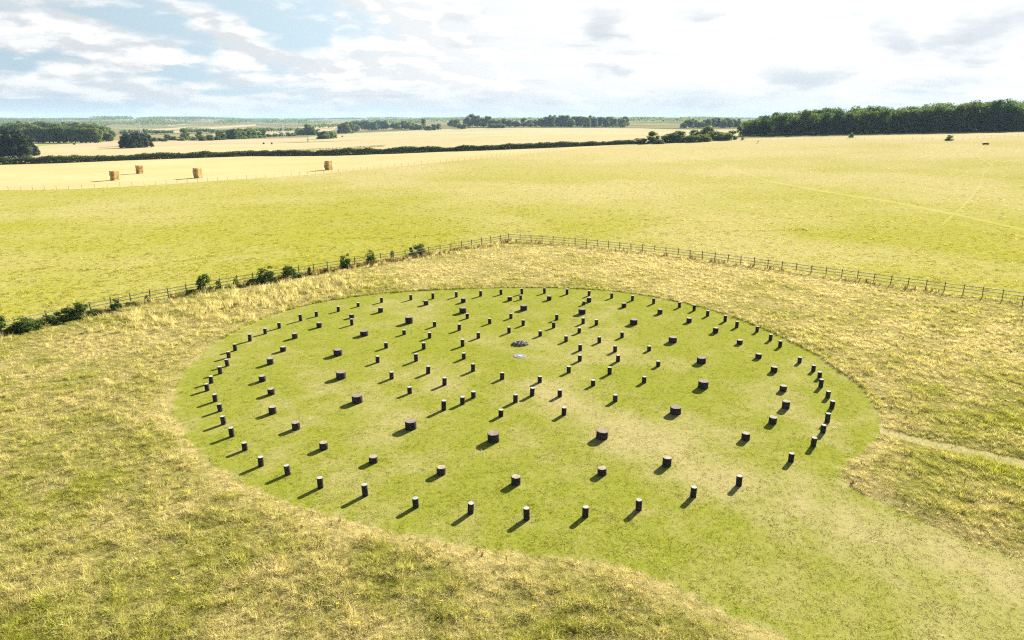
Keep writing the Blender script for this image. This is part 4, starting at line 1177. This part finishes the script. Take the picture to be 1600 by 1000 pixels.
def crown(seed, lobes, per, zlo, leaf, env='round', flat=1.0):
    """crown in a unit box: x,y in -.5...5, z zlo..1"""
    r = np.random.default_rng(seed)
    C, N = [], []
    for i in range(lobes):
        z = r.uniform(zlo + .10, .90) if env not in ('dome', 'shrub') else zlo + .04 + .82 * r.uniform(0, 1) ** 1.35
        zz = (z - zlo) / (1 - zlo)
        if env == 'round':
            wmax = .40 * math.sqrt(max(.05, 1 - (abs(zz - .42) / .62) ** 2.2))
        elif env == 'full':
            wmax = .42 * math.sqrt(max(.04, 1 - max(zz - .35, 0) ** 2 / .46))
        else:
            wmax = .42 * math.sqrt(max(.05, 1 - zz ** 2.2))
        a = r.uniform(0, 6.283)
        d = wmax * math.sqrt(r.uniform(.15, 1)) * .85
        c = np.array([math.cos(a) * d, math.sin(a) * d, z])
        rad = r.uniform(.11, .20) if env != 'full' else r.uniform(.13, .22)
        if env == 'shrub':
            rad = r.uniform(.09, .20)
        u = r.normal(0, 1, (per, 3))
        u /= np.linalg.norm(u, axis=1)[:, None]
        q = r.uniform(.55, 1.08, per)[:, None]
        C.append(c + u * q * rad * np.array([1, 1, .72 * flat]))
        N.append(u + np.array([0, 0, .35]))
    C = np.concatenate(C)
    N = np.concatenate(N)
    k = C[:, 2] > zlo
    C, N = C[k], N[k]
    C[:, 2] = np.minimum(C[:, 2], 1.0)
    return leaf_quads(C, N, np.full(len(C), leaf), r)


def trunk_geo(seed, zlo, rad=.03):
    r = random.Random(seed)
    g = Geo()
    top = (r.uniform(-.03, .03), r.uniform(-.03, .03), .72)
    g.tube([(0, 0, -.03), (.005, 0, .02), (.01, .005, zlo), (top[0] * .6, top[1] * .6, .5), top], [rad * 1.5, rad * 1.1, rad * .9, rad * .55, rad * .2], 8)
    for i in range(7):
        a = r.uniform(0, 6.283)
        z = r.uniform(max(zlo * .9, .12), .55)
        d = r.uniform(.22, .36)
        g.tube([(0, 0, z), (math.cos(a) * d * .5, math.sin(a) * d * .5, z + .10), (math.cos(a) * d, math.sin(a) * d, z + .22)], [rad * .5, rad * .3, rad * .08], 5)
    return g


CROWNS = {
    'oak': [quads_mesh('crown', crown(400 + i, 40, 90, .02, .040), M['leaf']) for i in range(4)],
    'wood': [quads_mesh('crown', crown(420 + i, 30, 100, .02, .030, 'full'), M['leaf_dark']) for i in range(5)],
    'bushy': [quads_mesh('crown', crown(440 + i, 40, 90, .00, .042, 'dome'), M['leaf']) for i in range(4)],
    'yew': [quads_mesh('crown', crown(450 + i, 44, 90, .0, .040, 'full'), M['leaf_yew']) for i in range(3)],
    'shrub': [quads_mesh('crown', crown(460 + i, 40, 48, .03, .042, 'shrub'), M['leaf_shrub']) for i in range(5)],
}
TRUNKS = {k: [trunk_geo(480 + i, .10 if k == 'oak' else .06, .03 if k in ('oak', 'wood') else .022).mesh('trunk', M['bark']) for i in range(2)] for k in CROWNS}


def plant(name, kind, x, y, h, w, label, cat, group=None):
    e = obj(name, None, None, (x, y, float(zf(x, y))))
    wk = {'bushy': 1.5, 'wood': 1.5, 'oak': 1.35, 'yew': 1.4}.get(kind, 1.15)
    e.scale = (w * wk, w * wk, h)
    e.rotation_euler = (0, 0, rnd.uniform(0, 6.28))
    obj('trunk' if cat == 'tree' else 'stem', rnd.choice(TRUNKS[kind]), e)
    obj('crown' if cat == 'tree' else 'foliage', rnd.choice(CROWNS[kind]), e)
    tag(e, label, cat, group)
    return e


NFRONT = 35


def grove(key, kind, label, group, name='broadleaf_tree', cat='tree'):
    for x, y, h, w in TREES[key]:
        lb = label
        if key == 'wood':
            lb = 'tall dark tree on the front edge of the dense wood' if TREES[key].index((x, y, h, w)) < NFRONT else 'tall dark tree deep in the dense wood, behind its front row'
        plant(name, kind, x, y, h * 1.04, w, lb, cat, group)


grove('wood', 'wood', 'tall dark tree in the dense wood on the rise behind the pasture', 'trees of the dense dark wood')
grove('oldclump', 'yew', 'very dark tree in the clump at the end of the long hedge', 'trees of the clump by the hedge')
grove('leftwood', 'oak', 'mid green tree in the hillside wood beyond the dark clump and pale field', 'trees of the hillside wood')
grove('copse', 'yew', 'dark tree in the compact oblong copse standing in the pale field', 'trees of the oblong copse')
grove('copse2', 'bushy', 'tree in the small square copse beside the far pylon', 'trees of the square copse')
grove('hedgerow', 'bushy', 'tree in the broken tree row between the two pylons', 'trees of the row between the pylons')
grove('far_a', 'oak', 'tree of the rounded far wood next to the small square copse', 'trees of the rounded far wood')
grove('far_b', 'oak', 'tree in the scattered far clumps on the pale green field', 'trees of the scattered clumps')
grove('far_c', 'oak', 'tree in the long far belt at the edge of the tan field', 'trees of the long far belt')
grove('far_d', 'oak', 'hazy tree in the far belt seen above the thicket at the end of the hedge', 'trees of the belt behind the thicket')
grove('thicket', 'bushy', 'round green bush in the thicket joining the hedge to the dense wood', 'bushes of the thicket', 'thicket_bush', 'bush')
for i, (x, y, h, w) in enumerate(TREES['bush']):
    lb = ['small round bush at the fence before the middle of the dense wood', 'dark spreading bush alone before the dense wood, near the trough',
          'thin pale sapling near the near end of the dense wood', 'tiny dark bush on the light green field below the hillside wood',
          'tiny dark bush, one of a pair on the tan field edge', 'tiny dark bush, one of a pair on the tan field edge', 'tiny dark bush on the pale field beside the square copse'][i]
    plant('field_bush', 'shrub', x, y, h, w, lb, 'bush', 'pair of tiny bushes' if i in (4, 5) else None)

SHRUB_LABELS = SHRUB_LABELS0 = ['tall dark hawthorn at the very end of the shrubby fence run', 'wide low shrub sprawling over the rails near the fence end', 'low shrub joined to a wide one, beside a gap in the rails',
                'low dark shrub leaning into a rounder taller one', 'rounded bright green shrub at the end of a low dark one', 'compact dark shrub alone against the rails beside a bare stretch',
                'tiny sapling beside a fence post on a long bare stretch', 'large bushy hawthorn standing alone above rusty docks', 'small spindly shrub touching the large hawthorn', 'small upright shrub just past the large hawthorn',
                'broad dense hawthorn behind the tall straw grass', 'flat-topped shrub next to the broad hawthorn', 'thin sapling past the flat-topped shrub', 'rounded shrub at the end of the tall grass, docks below',
                'loose shrub leaning against the rails beyond the rounded one', 'thin upright sapling between two loose shrubs', 'narrow sapling touching the last shrub', 'last low shrub before the bare corner of the fence']
SHRUB_LABELS = SHRUB_LABELS0 + ['low bramble mound filling the fence foot among the shrubs'] * 8
for (x, y, w, h), lb in zip(SHRUBS, SHRUB_LABELS):
    plant('hawthorn_shrub', 'shrub', x, y, h, max(w, h * .5), lb, 'shrub', 'bramble mounds along the fence' if 'bramble' in lb else 'shrubs along the fence')


def hedge(line, h, wd, dens, label, mat, seed, leaf=.17):
    r = np.random.default_rng(seed)
    pts = [np.array(p) for p in line]
    C, N = [], []
    for a, b in zip(pts, pts[1:]):
        L = np.hypot(*(b - a))
        n = int(L * dens)
        t = r.uniform(0, 1, n)
        d = (b - a) / L
        nn = np.array([-d[1], d[0]])
        base = a + t[:, None] * (b - a)
        s = base @ np.array([.9, .44])
        hv = h * np.interp(base[:, 0], [-60, 60], [1.0, .72]) * (.55 + .85 * vnoise(s, s * 0 + 2.0, 7.0, seed) + .25 * (vnoise(s, s * 0, 1.8, seed + 4) - .5))
        wv = wd * (.7 + .6 * vnoise(s, s * 0 + 9.0, 4.0, seed + 2))
        th = r.uniform(-.25, math.pi + .25, n)
        q = r.uniform(.75, 1.05, n)
        off = np.cos(th) * wv / 2 * q
        zz = np.maximum(np.sin(th), -.05) ** 1.0 if False else np.clip(np.sin(th), 0, 1) ** .6 * hv * q
        low = r.random(n) < .35
        zz = np.where(low, r.uniform(0, .8, n) * hv, zz)
        off = np.where(low, np.sign(off) * wv / 2 * r.uniform(.85, 1.0, n), off)
        P = base + nn * off[:, None]
        C.append(np.c_[P, zf(P[:, 0], P[:, 1]) + zz])
        N.append(np.c_[nn[0] * np.cos(th), nn[1] * np.cos(th), np.sin(th) + .2])
    C = np.concatenate(C)
    N = np.concatenate(N)
    o0 = np.array([line[0][0], line[0][1], float(zf(*line[0]))])
    e = obj('field_hedge', None, None, tuple(o0))
    tag(e, label, 'hedge')
    obj('foliage', quads_mesh('foliage', leaf_quads(C - o0, N, np.full(len(C), leaf), r), mat), e)


hedge(HEDGE, 2.6, 2.8, 260, 'long dark hedge along the far side of the straw field', M['leaf_hedge'], 500, .26)
hedge(MARGIN[:4][::-1], 0.9, 1.6, 22, 'low weedy margin strip beyond the long hedge', M['leaf_hedge'], 510, .16)


# far-off woods and hedges on the hills: read as masses
def far_wood(name, blocks, leaf, label):
    r = np.random.default_rng(600)
    C, N = [], []
    for (x0, y0), (x1, y1), depth, h, n in blocks:
        t = r.uniform(0, 1, n)
        d = np.array([x1 - x0, y1 - y0])
        nn = np.array([-d[1], d[0]]) / np.hypot(*d)
        if nn[1] < 0:
            nn = -nn
        P = np.array([x0, y0]) + t[:, None] * d + nn * (r.uniform(0, 1, n) ** 1.5 * depth)[:, None]
        hv = h * (.65 + .6 * vnoise(P[:, 0], P[:, 1], 22.0, 3, 2))
        z = hv * r.uniform(.15, 1, n) ** .55
        C.append(np.c_[P, zf(P[:, 0], P[:, 1]) + z])
        N.append(r.normal(0, 1, (n, 3)) + np.array([0, 0, .8]))
    C = np.concatenate(C)
    N = np.concatenate(N)
    o = obj(name, quads_mesh(name, leaf_quads(C, N, np.full(len(C), leaf), r), M['leaf_dark']))
    tag(o, label, 'woodland', None, 'stuff')


def polar(a, r):
    return (math.sin(R(a)) * r, math.cos(R(a)) * r)


BL = []
fr = random.Random(77)
for a0, a1, r0, dep, h in [(-33, -27, 1900, 160, 13), (-31, -25, 2350, 200, 14), (-36, -28, 2700, 300, 15), (-27, -22, 2750, 120, 12), (-30, -24, 3300, 500, 20),
                           (-23, -17, 2600, 140, 13), (-22, -16, 3200, 300, 15), (-19, -13.5, 1750, 60, 12), (-17, -10, 2500, 160, 13), (-40, -32, 3300, 400, 16),
                           (-12, -4, 2200, 120, 12), (-13, -2, 3200, 300, 13), (-4, 4, 2600, 150, 12), (2, 12, 2900, 250, 13), (8, 16, 2300, 160, 13), (11, 22, 3300, 350, 13),
                           (-13, -7, 1850, 50, 10), (8.5, 15, 1800, 90, 13), (-40, -20, 4000, 300, 14), (-40, -20, 4800, 500, 14), (-22, 0, 5000, 500, 13), (-2, 22, 4800, 500, 13), (-29, -25.5, 1250, 40, 7), (-25, -21, 1350, 30, 6), (-20.5, -16, 1450, 40, 7)]:
    n = max(2, int((a1 - a0) * r0 / 57.3 / 90))
    for i in range(n):
        if fr.random() < .12:
            continue
        b0, b1 = a0 + (a1 - a0) * i / n, a0 + (a1 - a0) * (i + 1) / n
        rr = r0 + fr.uniform(-.5, .5) * dep
        BL.append((polar(b0, rr), polar(b1, rr * fr.uniform(.99, 1.01)), dep, h * fr.uniform(.8, 1.15), int(320 * max(1, dep / 140))))
far_wood('distant_woodland', BL, 2.6, 'hazy woods and hedges on the distant hills')


# ------------------------------------------------------------------ bales, pylons, small things
def bale_mesh(seed, L=2.3, W=1.18, H=.8):
    bm = bmesh.new()
    bmesh.ops.create_cube(bm, size=1.0)
    bmesh.ops.scale(bm, verts=bm.verts, vec=(W, L, H))
    bmesh.ops.bevel(bm, geom=list(bm.edges), offset=.06, segments=1, affect='EDGES')
    r = random.Random(seed)
    for v in bm.verts:
        v.co += Vector((r.gauss(0, .012), r.gauss(0, .012), r.gauss(0, .012)))
        v.co.z += H / 2
    me = bpy.data.meshes.new('straw_block')
    bm.to_mesh(me)
    bm.free()
    me.materials.append(M['straw'])
    g = Geo()
    for k in range(4):
        x = -W / 2 + W * (k + .5) / 4
        g.box((x, 0, H / 2), (.02, L + .03, H + .03))
    return me, g.mesh('twine', M['twine'])


BM = [bale_mesh(700 + i) for i in range(3)]
STACKN = ['the leaning stack of straw bales closest to the dark tree clump', 'the straw bale stack standing closest to the long hedge', 'the tall straw bale stack close to the wire fence', 'the lone straw bale stack far along the wire fence']
for si, (x, y, w, h) in enumerate(BALES):
    rz = [R(-24), R(-30), R(-22), R(-27)][si]
    s = w / 3.0
    hz = h / 4.35
    for lv in range(4):
        for side in (-1, 1):
            lx = side * .635 * s + rnd.gauss(0, .05)
            ly = rnd.gauss(0, .07)
            px = x + lx * math.cos(rz) - ly * math.sin(rz)
            py = y + .9 + lx * math.sin(rz) + ly * math.cos(rz)
            e = obj('straw_bale', None, None, (px, py, float(zf(x, y)) + lv * hz * 1.003))
            e.rotation_euler = (0, 0, rz + rnd.gauss(0, .035))
            e.scale = (s, s, hz / .8)
            b, tw = BM[rnd.randrange(3)]
            obj('straw_block', b, e)
            obj('twine', tw, e)
            lvl = ['bottom', 'second', 'third', 'top'][lv]
            tag(e, f'{lvl} layer bale in {STACKN[si]}', 'bale', f'bales in stack {"abcd"[si]}')


def pylon(x, y, h, label):
    root = obj('lattice_pylon', None, None, (x, y, float(zf(x, y))))
    tag(root, label, 'pylon')
    k = h / 20.0
    corners = [(-1, -1), (1, -1), (1, 1), (-1, 1)]

    def at(c, z):
        t = z / 20.0
        w = (2.1 * (1 - t) ** 1.5 + .35) * k
        return (c[0] * w, c[1] * w, z * k)
    for c in corners:
        obj('leg', Geo().tube([at(c, z) for z in (-.3, 6, 12, 20)], .10, 4).mesh('leg', M['steel']), root)
    lev = [0, 3.5, 6.5, 9, 11.2, 13.2, 15, 16.6, 18.2]
    for i, c in enumerate(corners):
        c2 = corners[(i + 1) % 4]
        g = Geo()
        for a, b in zip(lev, lev[1:]):
            g.tube([at(c, a), at(c2, b)], .05, 3)
            g.tube([at(c2, a), at(c, b)], .05, 3)
        obj('bracing', g.mesh('bracing', M['steel']), root)
    for z, w in ((12.6, 3.6), (15.4, 4.4), (18.2, 3.4)):
        g = Geo()
        for s in (-1, 1):
            for yy in (-.35, .35):
                g.tube([(0, yy * k, z * k), (s * w * k, 0, z * k)], .07, 4)
            g.tube([(0, 0, (z + 1.2) * k), (s * w * k, 0, z * k)], .06, 4)
            g.tube([(s * w * k, 0, z * k), (s * w * k, 0, (z - .9) * k)], .06, 4)
        a = obj('cross_arm', g.mesh('cross_arm', M['steel']), root)
    root.rotation_euler = (0, 0, R(-20))


pylon(*PYLON[0], 'pale lattice pylon behind the dark oblong copse')
pylon(*PYLON[1], 'pale lattice pylon near the small square copse')

x, y = TROUGH
tr = obj('water_trough', None, None, (x, y, float(zf(x, y))))
tag(tr, 'low dark water trough at the end of the trodden track in the pasture', 'trough')
g = Geo()
g.box((0, 0, .30), (2.0, .7, .08)).box((0, -.36, .38), (2.0, .05, .5)).box((0, .36, .38), (2.0, .05, .5)).box((-1.02, 0, .38), (.05, .77, .5)).box((1.02, 0, .38), (.05, .77, .5))
obj('basin', g.mesh('basin', M['darkmetal']), tr)
for sx in (-.7, .7):
    obj('foot', Geo().box((sx, 0, .11), (.12, .6, .28)).mesh('foot', M['darkmetal']), tr)
x, y = MARKER
mk = obj('marker_post', None, None, (x, y, float(zf(x, y))))
tag(mk, 'small dark marker post alone in the pasture near the end of the dense wood', 'post')
obj('stake', Geo().tube([(0, 0, -.2), (0, 0, 1.0), (0, 0, 1.25)], [.14, .13, .1], 8).mesh('stake', M['darkmetal']), mk)
obj('plate', Geo().box((0, -.17, 1.0), (.45, .03, .4)).mesh('plate', M['darkmetal']), mk)

# ragwort in the long grass
fm = []
for i in range(3):
    r = random.Random(800 + i)
    gs, gf = Geo(), Geo()
    for k in range(5):
        a = r.uniform(0, 6.28)
        d = r.uniform(.03, .14)
        tip = (math.cos(a) * d, math.sin(a) * d, r.uniform(.38, .5))
        gs.tube([(0, 0, -.03), (tip[0] * .4, tip[1] * .4, .25), tip], .006, 4)
        gf.tube([(tip[0], tip[1], tip[2] - .01), (tip[0], tip[1], tip[2] + .012), (tip[0], tip[1], tip[2] + .028)], [.02, .055, .03], 7)
    fm.append((gs.mesh('stem', M['stem']), gf.mesh('flower_head', M['yellow'])))
for x, y in [q for q in RAGWORT if not inside(LAWN, *q)]:
    e = obj('ragwort_plant', None, None, (x, y, .12))
    s, f = fm[rnd.randrange(3)]
    obj('stem', s, e)
    obj('flower_head', f, e)
    e.scale = (.6, .6, .8)
    tag(e, 'small yellow-flowered ragwort plant in the long grass', 'flower', 'ragwort in the long grass')

# ------------------------------------------------------------------ haze: pale air between here and the hills
hz = Geo().box((0, 0, 0), (14600, 14600, 1))
hm = hz.mesh('haze', None)
hm.materials.clear()
for v in hm.vertices:
    v.co.z = 62.0 if v.co.z > 0 else -24.0
haze, t = new_mat('haze_air')
pv = t.add('ShaderNodeVolumePrincipled')
pv.inputs['Color'].default_value = (.55, .76, 1.0, 1)
pv.inputs['Density'].default_value = 0.00008
pv.inputs['Anisotropy'].default_value = 0.0
out = t.add('ShaderNodeOutputMaterial')
t.put(out.inputs['Volume'], pv.outputs[0])
hm.materials.append(haze)
ho = obj('haze', hm)
ho['kind'] = 'stuff'
